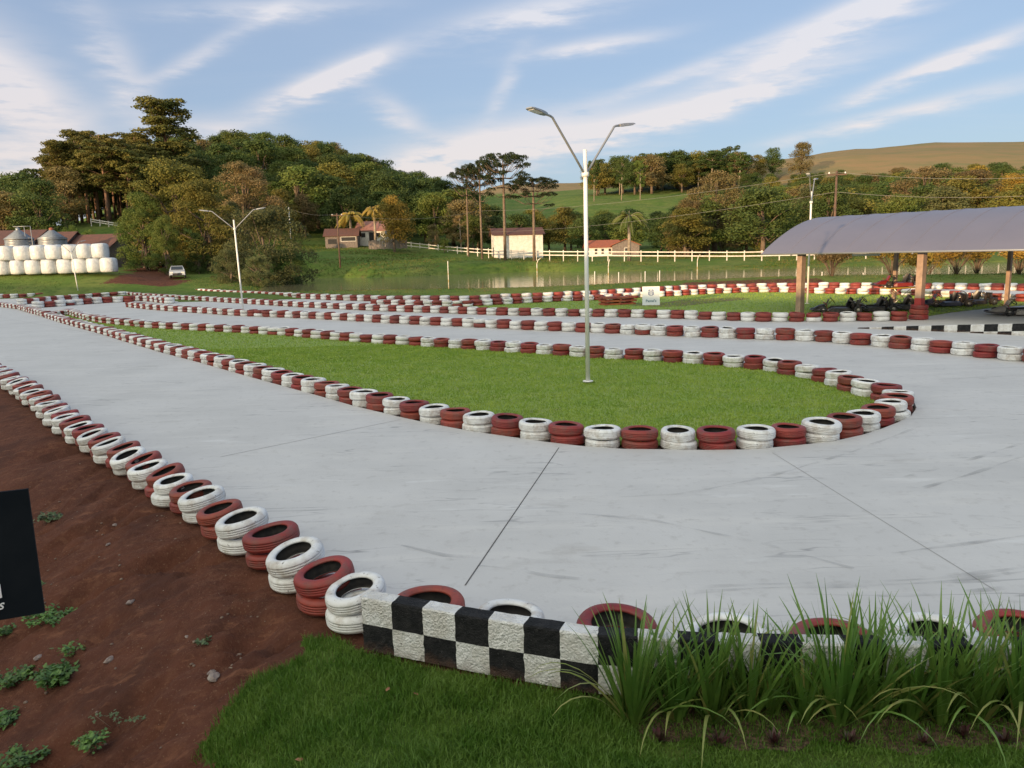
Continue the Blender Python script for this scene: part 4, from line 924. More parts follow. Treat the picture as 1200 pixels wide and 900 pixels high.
# ------------------------------------------------------------------ fences, poles, wires
M_fw = mat('white_fence', (.74, .71, .66), .7, col2=(.6, .56, .5), scale=2)
def rail_fence(pts, sp, h, label, nr=2):
    """pts: (photo x, photo y of the foot, distance)"""
    W = [Q(x, y, d) for x, y, d in pts]; Cc = resample(W, sp); o0 = Cc[0]
    root = empty('rail_fence', o0); tag(root, label, 'fence')
    for k, c in enumerate(Cc):
        mb = MB(); mb.box((c-o0)+Vector((0, 0, h/2-.3)), (.13, .13, h+.75)); mb.build('post', M_fw, root)
    for r in range(nr):
        mb = MB()
        for a, b in zip(Cc[:-1], Cc[1:]):
            for dz in (0,):
                p = a-o0+Vector((0, -.08, h*(.45+.42*r))); q = b-o0+Vector((0, -.08, h*(.45+.42*r))); d = q-p; c = (p+q)/2
                M_ = d.to_track_quat('X', 'Z').to_matrix(); mb.box(c, (d.length+.05, .05, .15), M=M_)
        mb.build('rail', M_fw, root)
    return root
fence_pts = [(472, 291, 150), (520, 296.5, 142), (560, 300, 136), (600, 302.5, 131), (650, 303.5, 126), (700, 304, 122), (780, 304.5, 119), (860, 305, 117), (950, 303.5, 116), (1050, 301, 116), (1210, 296.5, 117)]
rail_fence(fence_pts, 2.55, 1.35, 'long white post and rail fence along the far bank of the pond')
rail_fence([(107, 262, 146), (120, 264, 146), (138, 267, 146)], 1.8, .9, 'short white fence at the foot of the tall pine grove')
M_pole = mat('wood_pole', (.14, .085, .06), .9, col2=(.09, .06, .045), scale=3)
def upole(px, pyb, pyt, Y, label, m=None, arm=1.6, rad=.13):
    b = Q(px, pyb, Y); H = Q(px, pyt, Y).z-b.z; root = empty('utility_pole', b); tag(root, label, 'utility pole')
    mb = MB(); mb.tube([(0, 0, -.6), (0, 0, H)], [rad, rad*.7], 8); mb.build('pole', m or M_pole, root)
    if arm:
        mb = MB(); mb.box((0, -.1, H-.3), (arm, .1, .12)); ca = mb.build('crossarm', m or M_pole, root)
        for s in (-1, 1):
            mb = MB(); mb.lathe([(0, 0), (.05, 0), (.07, .06), (.04, .15), (0, .16)], 8, c=(s*arm*.42, -.1, H-.24)); mb.build('insulator', MAT['pole_white'], ca)
    return b+Vector((0, 0, H-.1))
u1 = upole(975, 330, 200.5, 66, 'brown wooden utility pole rising behind the pavilion roof')
u2 = upole(398.5, 309, 250, 112, 'dark wooden utility pole on the grass slope before the barn')
u3 = upole(341, 281, 243, 150, 'pale concrete utility pole left of the small barn', MAT['pole_white'], 0)
def wire(a, b, sag, label, r=.013):
    pts = [a.lerp(b, t/24)-Vector((0, 0, sag*4*(t/24)*(1-t/24))) for t in range(25)]; mb = MB(); mb.tube(pts, r, 5)
    o = mb.build('power_line', mat('wire', (.25, .24, .22), .6) if 'wire' not in bpy.data.materials else bpy.data.materials['wire']); tag(o, label, 'power line'); return o
far1 = Q(600, 262, 128); far2 = Q(640, 258, 118)
wire(u1, Q(560, 247, 130)+Vector((0, 0, 0)), .8, 'power line sloping down leftwards from the top of the brown pole')
wire(u1-Vector((0, 0, 1.6)), Q(560, 272, 130), .8, 'lower power line sloping down leftwards from the brown pole')
wire(u1, Q(1260, 205, 60), .4, 'power line running right from the top of the brown pole')
wire(u1-Vector((0, 0, 1.6)), Q(1260, 226, 60), .4, 'lower power line running right from the brown pole')
wire(u2, Q(560, 247, 130), 1.0, 'power line crossing from the dark pole to the tall pines')
wire(u2, u3, .6, 'power line between the dark pole and the pale pole')
# slim bent poles standing by the water
M_py = mat('yellow_white_pole', (.55, .42, .2), .6, col2=(.7, .68, .6), scale=2, lo=.45, hi=.5)
for i, (px, yb, yt, bend, lab) in enumerate([(526, 339, 306, 0, 'thin straight yellow and white stake in the pond shallows'), (629.5, 325, 302, 1, 'slim pale pole with bent top by the pond, left of the tall lamp'), (713, 331, 304, .3, 'slim pale stake by the pond just right of the tall lamp'), (817, 323, 298, .6, 'slim bent pale pole in the pond under the orange trees'),
        (963, 329, 318.5, 0, 'short grey stake behind the pavilion post'), (1011, 330, 319.5, 0, 'short grey stake behind the small karts'), (697, 330, 318, 0, 'short white stake in the pond just right of the tall lamp'), (725, 329, 319, 0, 'short white stake in the pond, second right of the tall lamp'), (756, 328, 318, 0, 'short white stake in the pond above the lawn sign'), (773, 327, 317, 0, 'short white stake in the pond right of the lawn sign')]):
    Yp = 69+i*.2 if i not in (1, 3) else 74; b = Q(px, yb, Yp); t = Q(px, yt, Yp); h = t.z-b.z
    mb = MB(); mb.tube([(0, 0, -.5), (0, 0, h*.7), (bend*.12, 0, h*.88), (bend*.45, 0, h)], .038, 6)
    o = mb.build('stake', M_py if i < 4 else MAT['pole_white'], loc=b); tag(o, lab, 'stake', 'stakes along the pond')
#==PART3==
# ------------------------------------------------------------------ trees
def leafmat(name, a, b, c=None, rand=.22):
    ex = noise_mix(c, .9, .55, .72) if c else None
    return mat(name, a, .7, col2=b, scale=.35, lo=.4, hi=.62, rand=rand, trans=.32, extra=None, spec=.2) if not c else mat(name, a, .7, col2=b, scale=.35, lo=.4, hi=.62, rand=rand, trans=.32, spec=.2)
LM = {'dark': leafmat('leaves_dark', (.065, .105, .030), (.10, .135, .038)), 'mid': leafmat('leaves_mid', (.10, .15, .034), (.15, .175, .042)),
      'olive': leafmat('leaves_olive', (.22, .19, .045), (.14, .145, .035)), 'brown': leafmat('leaves_brown', (.235, .175, .08), (.16, .14, .055)),
      'gold': leafmat('leaves_gold', (.40, .26, .05), (.24, .20, .045)), 'grey': leafmat('leaves_grey', (.16, .17, .07), (.10, .12, .045)), 'light': leafmat('leaves_light', (.16, .22, .05), (.10, .16, .035)),
      'pine': leafmat('needles', (.19, .165, .045), (.11, .125, .036)), 'arau': leafmat('needles_dark', (.030, .048, .020), (.045, .060, .022))}
M_bark = mat('bark', (.12, .085, .06), .95, col2=(.20, .15, .11), scale=3, bump=.02); M_barkp = mat('pine_bark', (.26, .15, .10), .95, col2=(.18, .11, .08), scale=3); M_barkw = mat('pale_bark', (.34, .29, .23), .9, col2=(.22, .18, .14), scale=2)
def leaves(rs, blobs, n, size, flat=1.0, droop=0, up=.35, hollow=.55):
    """blobs: (cx,cy,cz,r,sz) -> quads scattered mostly in the shells of the clumps"""
    B = np.array(blobs, float); wgt = B[:, 3]**2; k = rs.choice(len(B), n, p=wgt/wgt.sum()); b = B[k]
    d = rs.normal(size=(n, 3)); d /= np.linalg.norm(d, axis=1)[:, None]; d[:, 2] = np.where((d[:, 2] < -.2) & (rs.rand(n) < .6), -d[:, 2], d[:, 2])
    r = b[:, 3]*(hollow+(1-hollow)*rs.rand(n)**.7)*(1+.12*rs.normal(size=n))
    c = b[:, :3]+d*r[:, None]*np.stack([np.ones(n), np.ones(n), b[:, 4]], 1)
    nrm = d*.8+rs.normal(size=(n, 3))*.6; nrm[:, 2] += up; nrm /= np.linalg.norm(nrm, axis=1)[:, None]
    t = rs.normal(size=(n, 3)); t -= nrm*(t*nrm).sum(1)[:, None]; t /= np.linalg.norm(t, axis=1)[:, None]+1e-9; q = np.cross(nrm, t)
    s = size*(.6+.8*rs.rand(n))[:, None]
    V = np.stack([c-t*s*.5, c-q*s*.32+t*s*.05, c+t*s*.55, c+q*s*.32], 1).reshape(-1, 3)
    V[:, 2] -= droop*0
    return V, np.arange(4*n).reshape(-1, 4)
def tree_proto(kind, seed):
    """returns (crown mesh, trunk mesh, nominal height); crown and trunk with foot at 0"""
    rs = np.random.RandomState(seed); r = random.Random(seed); tb = MB(); blobs = []; nl = 3200; size = .5; leaf = kind[0]
    form = kind[1]
    if form == 'round':
        H = 12; R0 = r.uniform(3.6, 4.8); nb = 48; nl = 9500
        tb.tube([(0, 0, -.5), (.1, 0, 2), (.2, .1, 5), (.1, .2, 8.5)], [.32, .26, .2, .1], 7)
        for i in range(nb):
            a = r.uniform(0, 6.28); f = r.random()**.5; z = r.uniform(.26, .97); w_ = math.sin(math.pi*min(1, (z-.14)/.86)**.8)**.6*R0
            p = (math.cos(a)*w_*f*.9, math.sin(a)*w_*f*.9, H*z-.6); rr = r.uniform(1.0, 1.8)
            blobs.append((*p, rr, .78))
            if i % 4 == 0: tb.tube([(.1, .1, r.uniform(2.5, 6)), (p[0]*.5, p[1]*.5, p[2]-1.3), p], [.12, .07, .03], 5)
        size = .30
    elif form == 'big':
        H = 15; nb = 95; nl = 24000; size = .24
        tb.tube([(0, 0, -.5), (.2, .1, 2), (-.1, .3, 5), (.2, .2, 10)], [.5, .42, .3, .12], 9)
        for i in range(nb):
            a = r.uniform(0, 6.28); f = r.random()**.45; z = r.uniform(.10, .98); w_ = math.sin(math.pi*min(1, (z+.02)/1.02)**.75)**.55*6.2
            p = (math.cos(a)*w_*f*.9, math.sin(a)*w_*f*.9, H*z-.8); rr = r.uniform(.8, 1.7); blobs.append((*p, rr, .7))
            if i % 5 == 0: tb.tube([(.1, .1, r.uniform(2.5, 8)), (p[0]*.5, p[1]*.5, p[2]-1.3), p], [.16, .09, .03], 5)
    elif form == 'tall':
        H = 16; tb.tube([(0, 0, -.5), (.1, 0, 5), (.25, .1, 10), (.2, .2, 14.5)], [.24, .2, .15, .06], 7); nl = 7500; size = .30
        for i in range(34):
            a = r.uniform(0, 6.28); z = r.uniform(.36, .98); w_ = 3.3*math.sin(math.pi*(z-.32)/.70)**.6; f = r.random()**.5
            p = (math.cos(a)*w_*f, math.sin(a)*w_*f, H*z-.5); blobs.append((*p, r.uniform(.6, 1.15), .7))
            if i % 2 == 0: tb.tube([(.2, .1, p[2]-1.6), p], [.07, .025], 5)
    elif form == 'pine':
        H = 24; tb.tube([(0, 0, -.5), (.15, 0, 8), (.3, .15, 16), (.2, .2, 23)], [.30, .24, .17, .05], 8); nl = 14000; size = .36
        for i in range(70):
            z = r.uniform(.42, .985); w_ = (3.9 if seed % 2 else 3.2)*(1-abs((z-.62)/.46)**2)**.5+.4 if abs(z-.62) < .45 else .8
            a = r.uniform(0, 6.28); f = r.uniform(.2, 1.0)
            p = (math.cos(a)*w_*f, math.sin(a)*w_*f, H*z); blobs.append((*p, r.uniform(.8, 1.5), .6))
            tb.tube([(.2, .1, p[2]-1.0-w_*f*.25), p], [.06, .02], 4)
    elif form == 'arau':
        H = 17; tb.tube([(0, 0, -.5), (.05, 0, 6), (.1, .05, 12), (.1, .05, 16.2)], [.30, .26, .22, .10], 9); nl = 12000; size = .20
        for tier, (z0, n_, ln, rise) in enumerate(((16.0, 9, 2.6, .8), (15.0, 11, 4.0, 1.3), (13.9, 12, 4.8, 1.7), (12.4, 8, 4.4, 1.2), (10.9, 4, 3.4, .6))):
            for k in range(n_):
                if tier > 3 and r.random() < .4: continue
                a = 6.28*k/n_+r.uniform(-.2, .2); l = ln*r.uniform(.8, 1.05); e = (math.cos(a)*l, math.sin(a)*l, z0+rise*r.uniform(.6, 1.1))
                tb.tube([(.1, .05, z0-.6), (e[0]*.4, e[1]*.4, z0-.75+rise*.05), (e[0]*.75, e[1]*.75, z0-.3+rise*.4), e], [.08, .06, .045, .03], 5)
                blobs.append((e[0], e[1], e[2]+.1, r.uniform(.55, .85), .62)); 
                if l > 2.4: blobs.append((e[0]*.72, e[1]*.72, e[2]-.15*rise+.15, r.uniform(.4, .6), .6))
        blobs.append((.1, .05, 16.6, .8, .5))
    elif form == 'shrub':
        H = 3; nl = 5200; size = .15
        for i in range(26):
            a = r.uniform(0, 6.28); l = r.uniform(.5, 1.7); zt2 = r.uniform(1.9, 3.0); e = (math.cos(a)*l, math.sin(a)*l, zt2)
            tb.tube([(0, 0, -.1), (e[0]*.35, e[1]*.35, zt2*.45), (e[0]*.8, e[1]*.8, zt2*.8), e], [.035, .026, .018, .006], 4); blobs.append((e[0]*.92, e[1]*.92, zt2*.93, r.uniform(.35, .6), .9))
            for q in range(2):
                a2 = a+r.uniform(-.5, .5); l2 = l*r.uniform(.6, 1.1); tb.tube([(e[0]*.4, e[1]*.4, zt2*.5), (math.cos(a2)*l2, math.sin(a2)*l2, zt2*r.uniform(.7, 1))], [.016, .005], 3)
    elif form == 'bush':
        H = 8; nl = 22000; size = .17; tb.tube([(0, 0, -.4), (.3, 0, 2), (.1, .3, 5)], [.3, .2, .08], 7)
        for i in range(64):
            a = r.uniform(0, 6.28); f = r.random()**.45; z = r.uniform(.04, .97); w_ = 5.0*(1-max(0, z-.25)**1.6)*.95
            blobs.append((math.cos(a)*w_*f, math.sin(a)*w_*f, H*z-.3, r.uniform(.6, 1.3), .8))
            if i % 6 == 0: tb.tube([(.1, .1, r.uniform(.5, 3)), (math.cos(a)*w_*f, math.sin(a)*w_*f, H*z-.3)], [.08, .02], 4)
    V, Fc = leaves(rs, blobs, nl, size)
    cm = np_mesh('crown', V, Fc, LM[leaf]); bark = {'pine': M_barkp, 'arau': M_bark, 'tall': M_barkw}.get(form, M_bark)
    return cm, tb.mesh('trunk', bark), H
def palm_proto(seed, yellow=False):
    rs = np.random.RandomState(seed); r = random.Random(seed); tb = MB(); H = 9
    tb.tube([(0, 0, -.3), (.05, 0, 3), (0, .05, 6.6)], [.24, .19, .17], 9); V = []; nfr = 24
    for k in range(nfr):
        a = 6.28*k/nfr+r.uniform(-.2, .2); el = r.uniform(-.1, 1.25); L_ = r.uniform(2.6, 3.3); pts = []
        for i in range(15):
            t = i/14; out = math.cos(el)*L_*t*(1-.15*t)+.05; z = 6.5+math.sin(el)*L_*t*.95-2.3*t*t*(.6+math.cos(el)*.6); pts.append(Vector((math.cos(a)*out, math.sin(a)*out, z)))
        tb.tube(pts, [.035*(1-i/16) for i in range(15)], 4)
        sd_ = Vector((-math.sin(a), math.cos(a), 0))
        for i in range(1, 15):
            for j in range(3):
                p = pts[i-1].lerp(pts[i], j/3)
                for s in (-1, 1):
                    l = .62*math.sin(math.pi*min(1, (i+1)/16))**.5*r.uniform(.8, 1.1); e = p+sd_*s*l*.62+Vector((0, 0, -l*.72)); w2 = (pts[i]-pts[i-1]).normalized()*.045
                    V += [p-w2, p+w2, e+w2*.3, e-w2*.3]
    Fc = np.arange(len(V)).reshape(-1, 4)
    return np_mesh('crown', [tuple(v) for v in V], Fc, LM['gold' if yellow else 'mid']), tb.mesh('trunk', M_barkw), H
PR = {}
def proto(kind, var):
    k = (kind, var)
    if k not in PR:
        PR[k] = palm_proto(var*7+3, kind[0] == 'gold') if kind[1] == 'palm' else tree_proto(kind, hash(kind[1]) % 1 + {'round': 10, 'big': 30, 'tall': 50, 'pine': 71, 'arau': 90, 'shrub': 110, 'bush': 130}[kind[1]]+var+{'dark': 0, 'mid': 200, 'olive': 400, 'brown': 600, 'gold': 800, 'grey': 1000, 'light': 1200, 'pine': 0, 'arau': 0}[kind[0]])
    return PR[k]
ntree = 0
TNAME = {'round': 'broadleaf_tree', 'big': 'broadleaf_tree', 'tall': 'slender_tree', 'pine': 'pine_tree', 'arau': 'umbrella_pine', 'shrub': 'vase_shrub', 'bush': 'spreading_bush', 'palm': 'palm_tree'}
def tree(kind, X, Y, h, label, group=None, var=None, wide=1.0, rz=None, z=None, cat='tree'):
    global ntree
    ntree += 1; cm, tm, H = proto(kind, var if var is not None else rng.randrange(3)); s = h/H
    root = empty(TNAME[kind[1]], (X, Y, zt(X, Y) if z is None else z), rng.uniform(0, 6.28) if rz is None else rz); tag(root, label, cat, group)
    for nm, me in (('crown', cm), ('trunk', tm)):
        o = bpy.data.objects.new(nm, me); link(o, root); o.scale = (s*wide, s*wide, s) if nm == 'crown' else (s*wide, s*wide, s)
    return root
def tpx(kind, px, top, Y, label, group=None, wide=1.0, var=None, foot=None, cat='tree'):
    X = Q(px, 300, Y).x; z = zt(X, Y) if foot is None else Q(px, foot, Y).z; return tree(kind, X, Y, Q(px, top, Y).z-z, label, group, var, wide, z=z-.1, cat=cat)
# single trees one can point at
tpx(('arau', 'arau'), 592, 181, 128, 'tallest umbrella pine, with a wide flat crown in front of the white shed', 'umbrella pines by the pond', .92, 0, 303)
tpx(('arau', 'arau'), 626, 208, 127, 'shorter dark umbrella pine at the right end of the white shed', 'umbrella pines by the pond', 1.15, 1, 304)
tpx(('arau', 'arau'), 565, 192, 131, 'umbrella pine just left of the tallest one', 'umbrella pines by the pond', .75, 2, 300)
tpx(('arau', 'arau'), 549, 197, 133, 'thin umbrella pine at the left end of the group by the pond', 'umbrella pines by the pond', .7, 1, 297)
tpx(('pine', 'pine'), 208, 117, 165, 'tallest pine, standing above the whole left wood', None, 1.75, 1)
tpx(('mid', 'palm'), 737, 234, 122, 'green drooping palm beside the red roofed hut', None, 1.3, 0, 304)
tpx(('gold', 'palm'), 413, 236, 148, 'golden palm behind the small open barn', 'golden palms by the farmhouse', 1.35, 1, 288)
tpx(('gold', 'palm'), 441, 229, 146, 'golden palm in front of the pink roofed farmhouse', 'golden palms by the farmhouse', 1.2, 2, 288)
tpx(('gold', 'palm'), 431, 236, 156, 'golden palm between the barn and the farmhouse', 'golden palms by the farmhouse', .8, 1, 286)
for i, (k, px, top, Y, wd, lab) in enumerate([
    (('gold', 'round'), 463, 227, 140, 1.0, 'rounded golden green tree right of the farmhouse'),
    (('brown', 'round'), 360, 226, 158, 1.0, 'yellow brown tree left of the small open barn'),
    (('brown', 'round'), 508, 262, 146, .8, 'small orange brown tree above the left end of the white fence'),
    (('brown', 'tall'), 541, 250, 142, 1.2, 'orange brown tree left of the umbrella pines'),
    (('mid', 'round'), 521, 277, 139, .9, 'little green tree by the white fence'),
    (('light', 'bush'), 88, 262, 122, .8, 'pale green rounded bush right of the silos'),
    (('light', 'bush'), 108, 268, 120, .7, 'pale green bush at the right end of the barns'),
    (('olive', 'big'), 212, 182, 108, 1.2, 'tall olive golden tree in the middle of the big leafy clump at left'),
    (('mid', 'big'), 172, 222, 104, .85, 'green tree on the left side of the big leafy clump'),
    (('olive', 'big'), 244, 205, 103, 1.1, 'olive tree on the right side of the big leafy clump'),
    (('mid', 'big'), 195, 250, 97, .75, 'lower green tree in front of the big leafy clump'),
    (('mid', 'big'), 150, 250, 112, .7, 'green tree at the left foot of the big leafy clump'),
    (('brown', 'big'), 290, 186, 140, 1.15, 'pinkish brown crowned tree behind the big leafy clump'),
    (('grey', 'big'), 275, 232, 108, .75, 'grey green tree behind the wide lamp arms'),
    (('dark', 'big'), 232, 270, 99, .7, 'dark low tree at the foot of the big leafy clump'),
    (('grey', 'bush'), 312, 240, 92, 1.05, 'large grey green spreading bush at the left end of the pond'),
    (('grey', 'bush'), 268, 290, 86, .9, 'low grey green bush right of the silver car'),
    (('dark', 'bush'), 335, 292, 92, .9, 'dark low bush overhanging the left end of the pond'),
    (('grey', 'bush'), 300, 298, 84, .95, 'low wide bush behind the left lamp post'),
    (('brown', 'big'), 838, 196, 150, 1.15, 'large orange crowned tree right of the green field'),
    (('brown', 'big'), 806, 228, 142, 1.0, 'orange brown tree at the left front of the right wood'),
    (('olive', 'big'), 874, 222, 152, .85, 'olive tree beside the large orange crowned tree'),
    (('brown', 'big'), 1080, 192, 160, 1.6, 'broad brown tree above the middle of the pavilion roof'),
    (('brown', 'big'), 1132, 194, 156, 1.6, 'brown leafless looking tree above the right of the pavilion roof'),
    (('gold', 'big'), 1188, 200, 150, 1.5, 'ochre crowned tree at the right edge above the pavilion'),
    (('olive', 'big'), 1010, 236, 150, .85, 'olive tree just above the left part of the pavilion roof'),
    (('brown', 'round'), 935, 166, 360, 1.0, 'lone round tree standing on the brown ridge'),
    (('dark', 'round'), 902, 172, 362, 1.0, 'dark round tree on the ridge left of the lone round tree'),
    (('olive', 'round'), 885, 180, 358, 1.0, 'small olive tree on the ridge, second left of the lone round tree')]):
    tpx(k, px, top, Y, lab, None, wd, i % 3, cat='bush' if k[1] == 'bush' else 'tree')
for i, (px, top, Y, wd, kind) in enumerate([(975, 289, 66, 1.15, 'brown'), (1046, 287, 67, 1.2, 'gold'), (1122, 286, 66, 1.2, 'gold'), (1146, 288, 67, 1.0, 'gold'), (1196, 285, 65, 1.3, 'gold'), (1085, 292, 72, 1.0, 'gold')]):
    tpx((kind, 'shrub'), px, top, Y, ['bare reddish shrub behind the left pavilion post', 'yellow leaved shrub behind the kart on the stand', 'yellow leaved shrub right of the near pavilion post', 'smaller yellow shrub, second right of the near post', 'yellow shrub at the right edge under the roof', 'yellow shrub partly behind the near pavilion post'][i], 'yellow shrubs by the pond', wd, i % 3, cat='shrub')
def zone(kinds, x0, x1, y0, y1, sp, h0, h1, label, group, skip=None, wide=1.0):
    n = 0; Yc = y0
    while Yc < y1:
        xa, xb = (x0-600)/900*Yc, (x1-600)/900*Yc; X = xa+rng.uniform(0, sp*.6)
        while X < xb:
            x = X+rng.uniform(-.3, .3)*sp; y = Yc+rng.uniform(-.35, .35)*sp
            px = 600+900*x/y
            if not (skip and skip(px, y)):
                k = rng.choices([q[0] for q in kinds], [q[1] for q in kinds])[0]
                third = (px-x0)/(x1-x0); side = 'left' if third < .34 else ('middle' if third < .67 else 'right')
                col = {'dark': 'dark green', 'mid': 'green', 'olive': 'olive', 'brown': 'brownish', 'gold': 'ochre', 'grey': 'grey green', 'pine': 'golden green'}[k[0]]
                rowf = (y-y0)/(y1-y0); lv_ = 'foot' if rowf < .25 else ('middle' if rowf < .6 else 'top'); ev = ', '+lv_
                if y1-y0 < 30: lv_ = 'part'; ev = ''
                tree(k, x, y, rng.uniform(h0, h1), col+' '+label+', '+side+' '+lv_, group+', '+side+', '+col+ev, None, wide*rng.uniform(.85, 1.2)); n += 1
            X += sp
        Yc += sp*.95
    return n
D, Mi, O, B, G_, Gr = ('dark', 'round'), ('mid', 'round'), ('olive', 'round'), ('brown', 'round'), ('gold', 'round'), ('grey', 'round')
zs = []
SIDES = lambda px, lo, hi: 'left' if px < lo+(hi-lo)/3 else ('right' if px > lo+2*(hi-lo)/3 else 'middle')
zs.append(zone([(D, 5), (Mi, 2.2), (O, 1.6), (B, .4), (('dark', 'tall'), .8)], 225, 560, 168, 285, 11, 11, 15, 'tree in the dense wood covering the left hill', 'trees of the dense wood on the left hill', skip=lambda px, y: (px > 520 and y > 235), wide=1.3))
zs.append(zone([(D, 4), (Mi, 2), (O, 1), (B, .5)], 300, 600, 157, 166, 9, 8, 11, 'tree at the foot of the left hill behind the farm', 'trees behind the farm buildings', wide=1.25))
zs.append(zone([(D, 4), (O, 4), (B, 1), (('dark', 'tall'), 1)], -60, 92, 128, 170, 9.5, 10, 13.5, 'tree in the wood behind the silos', 'trees behind the silos and barns', wide=1.15))
zs.append(zone([(D, 4), (O, 1)], 40, 215, 184, 202, 6, 9, 12, 'tree behind the sunlit pine grove', 'trees behind the pine grove', wide=1.3))
zs.append(zone([(('pine', 'pine'), 1)], 86, 200, 149, 178, 4.7, 14, 18, 'tall bare trunked pine in the sunlit grove above the barns', 'pines of the sunlit grove at left', wide=1.4))
zs.append(zone([(D, 4), (Mi, 3), (O, .6)], 560, 800, 152, 186, 9, 7, 9.5, 'tree in the hollow below the green field', 'trees in the hollow below the field', wide=1.35))
zs.append(zone([(D, 4.5), (Mi, 2.5), (O, 2.2), (B, 1.2), (Gr, .8), (G_, .1)], 800, 1290, 136, 318, 12, 8.5, 12, 'tree in the mixed wood covering the right hill', 'trees of the mixed wood on the right hill', skip=lambda px, y: y > 200+(px-800)*1.0, wide=1.45))
zs.append(zone([(('dark', 'tall'), 3), (('olive', 'tall'), 1), (D, 2.5), (O, 1.5), (B, 1)], 700, 865, 338, 366, 8.5, 12, 17, 'tree of the row along the ridge above the green field', 'trees along the ridge above the field', wide=1.55))
zs.append(zone([(('dark', 'tall'), 3), (('mid', 'tall'), 1)], 690, 760, 300, 306, 9, 15, 19, 'slender tall tree standing in the green field', 'slender trees in the green field', wide=.8))
zs.append(zone([(D, 2), (O, 1)], 870, 1000, 326, 340, 9, 5, 8, 'small tree along the lower edge of the brown field', 'small trees along the brown field', wide=1.3))
print('TREES', ntree, zs)
#==PART4==
# ------------------------------------------------------------------ grass blades, plants, stones
M_blade = mat('grass_blade', (.085, .18, .022), .5, col2=(.14, .24, .04), scale=2.5, coords='World', trans=.25, spec=.3)
M_blade2 = mat('lawn_blade', (.31, .41, .07), .7, col2=(.23, .35, .05), scale=1.2, coords='World', trans=.25, spec=.2)
def blades(name, X, Y, Z, h, wd, m, label, curve=.5, seed=1):
    rs = np.random.RandomState(seed); n = len(X); a = rs.rand(n)*6.283; l = rs.rand(n)*.9*curve; hh = h*(.55+.75*rs.rand(n)); ww = wd*(.7+.6*rs.rand(n))
    dx, dy = np.cos(a), np.sin(a); a2 = rs.rand(n)*3.14; sx, sy = np.cos(a2)*ww, np.sin(a2)*ww
    b0 = np.stack([X-sx, Y-sy, Z], 1); b1 = np.stack([X+sx, Y+sy, Z], 1)
    mx = X+dx*l*hh*.35; my = Y+dy*l*hh*.35; mz = Z+hh*.6
    m0 = np.stack([mx-sx*.75, my-sy*.75, mz], 1); m1 = np.stack([mx+sx*.75, my+sy*.75, mz], 1)
    tx = X+dx*l*hh; ty = Y+dy*l*hh; tz = Z+hh*(1-.25*l); t0 = np.stack([tx-sx*.1, ty-sy*.1, tz], 1); t1 = np.stack([tx+sx*.1, ty+sy*.1, tz], 1)
    V = np.stack([b0, b1, m1, m0, t1, t0], 1).reshape(-1, 3); i = np.arange(n)*6
    Fc = np.concatenate([np.stack([i, i+1, i+2, i+3], 1), np.stack([i+3, i+2, i+4, i+5], 1)])
    o = obj(name, np_mesh(name, V, Fc, m)); tag(o, label, 'grass', kind='stuff'); return o
rs = np.random.RandomState(3)
n = 280000; X = rs.uniform(-2.8, 5.0, n); Y = rs.uniform(3.3, 6.4, n)
wallY = np.where(X < wl[0, 0], 99, np.interp(X, wl[:, 0], wl[:, 1])); jn = np.array([mnoise.noise(Vector((x*2.6, y*2.6, 11))) for x, y in zip(X, Y)])*.34*(X < -.9)*(Y < 6.2)+rs.normal(size=n)*.05*(X < -1.0)*(Y < 5.6); gin = inside(X+jn, Y-jn*.59, FG_GRASS)
dgb, sgb = polydist(X, Y, GBp)
edge_ok = rs.rand(n) < np.clip(dgb/.10+.6, 0, 1)
bedline = np.where(X > .75, wallY-.50+.07*np.sin(X*7)+.04*np.sin(X*17), wallY+1)
bed = (Y > bedline) & (X > .75)
patch = np.array([mnoise.noise(Vector((x*1.6, y*2.2, 3))) for x, y in zip(X, Y)])
keep = gin & ((Y < wallY-.015)) & edge_ok & (~bed | (rs.rand(n) < .45)) & (rs.rand(n) < np.clip(.85+patch*.9, .2, 1))
X, Y = X[keep], Y[keep]; Z = T(X, Y)-.01; pt = patch[keep]
hh = np.where(X > .9, .045, .075)*(1+.5*pt)
blades('foreground_grass', X, Y, Z, hh, .0035, M_blade, 'thick dark green grass in front of the checkered wall', .9)
print('FG', len(X))
# loose tufts running out over the soil
n = 240000; X = rs.uniform(-17, 8, n); Y = 11.5+rs.rand(n)**1.6*17; k = inside(X, Y, [(p[0], p[1]) for p in offset(isl_pts, -.08)]); X, Y = X[k], Y[k]
blades('island_grass', X, Y, np.full(len(X), -.047), .042+.0*X, .0035+.0004*Y, M_blade2, 'short mown bright green lawn inside the tyre ring', .8, 5)
n = 60000; X = rs.uniform(-8, 30, n); Y = rs.uniform(30, 60, n); k = inside(X, Y, LAWN2); X, Y = X[k], Y[k]
blades('far_grass', X, Y, np.full(len(X), .010), .05, .018, M_blade2, 'mown lawn between the far lanes', .8, 6)
n = 90000; X = rs.uniform(-32, 8, n); Y = rs.uniform(24, 50, n); k = inside(X, Y, [(p[0], p[1]) for p in offset(isl_pts, -.08)]); X, Y = X[k], Y[k]
blades('island_grass', X, Y, np.full(len(X), -.047), .05+.0*X, .016, M_blade2, 'short mown lawn at the far narrow end of the tyre ring', .8, 15)
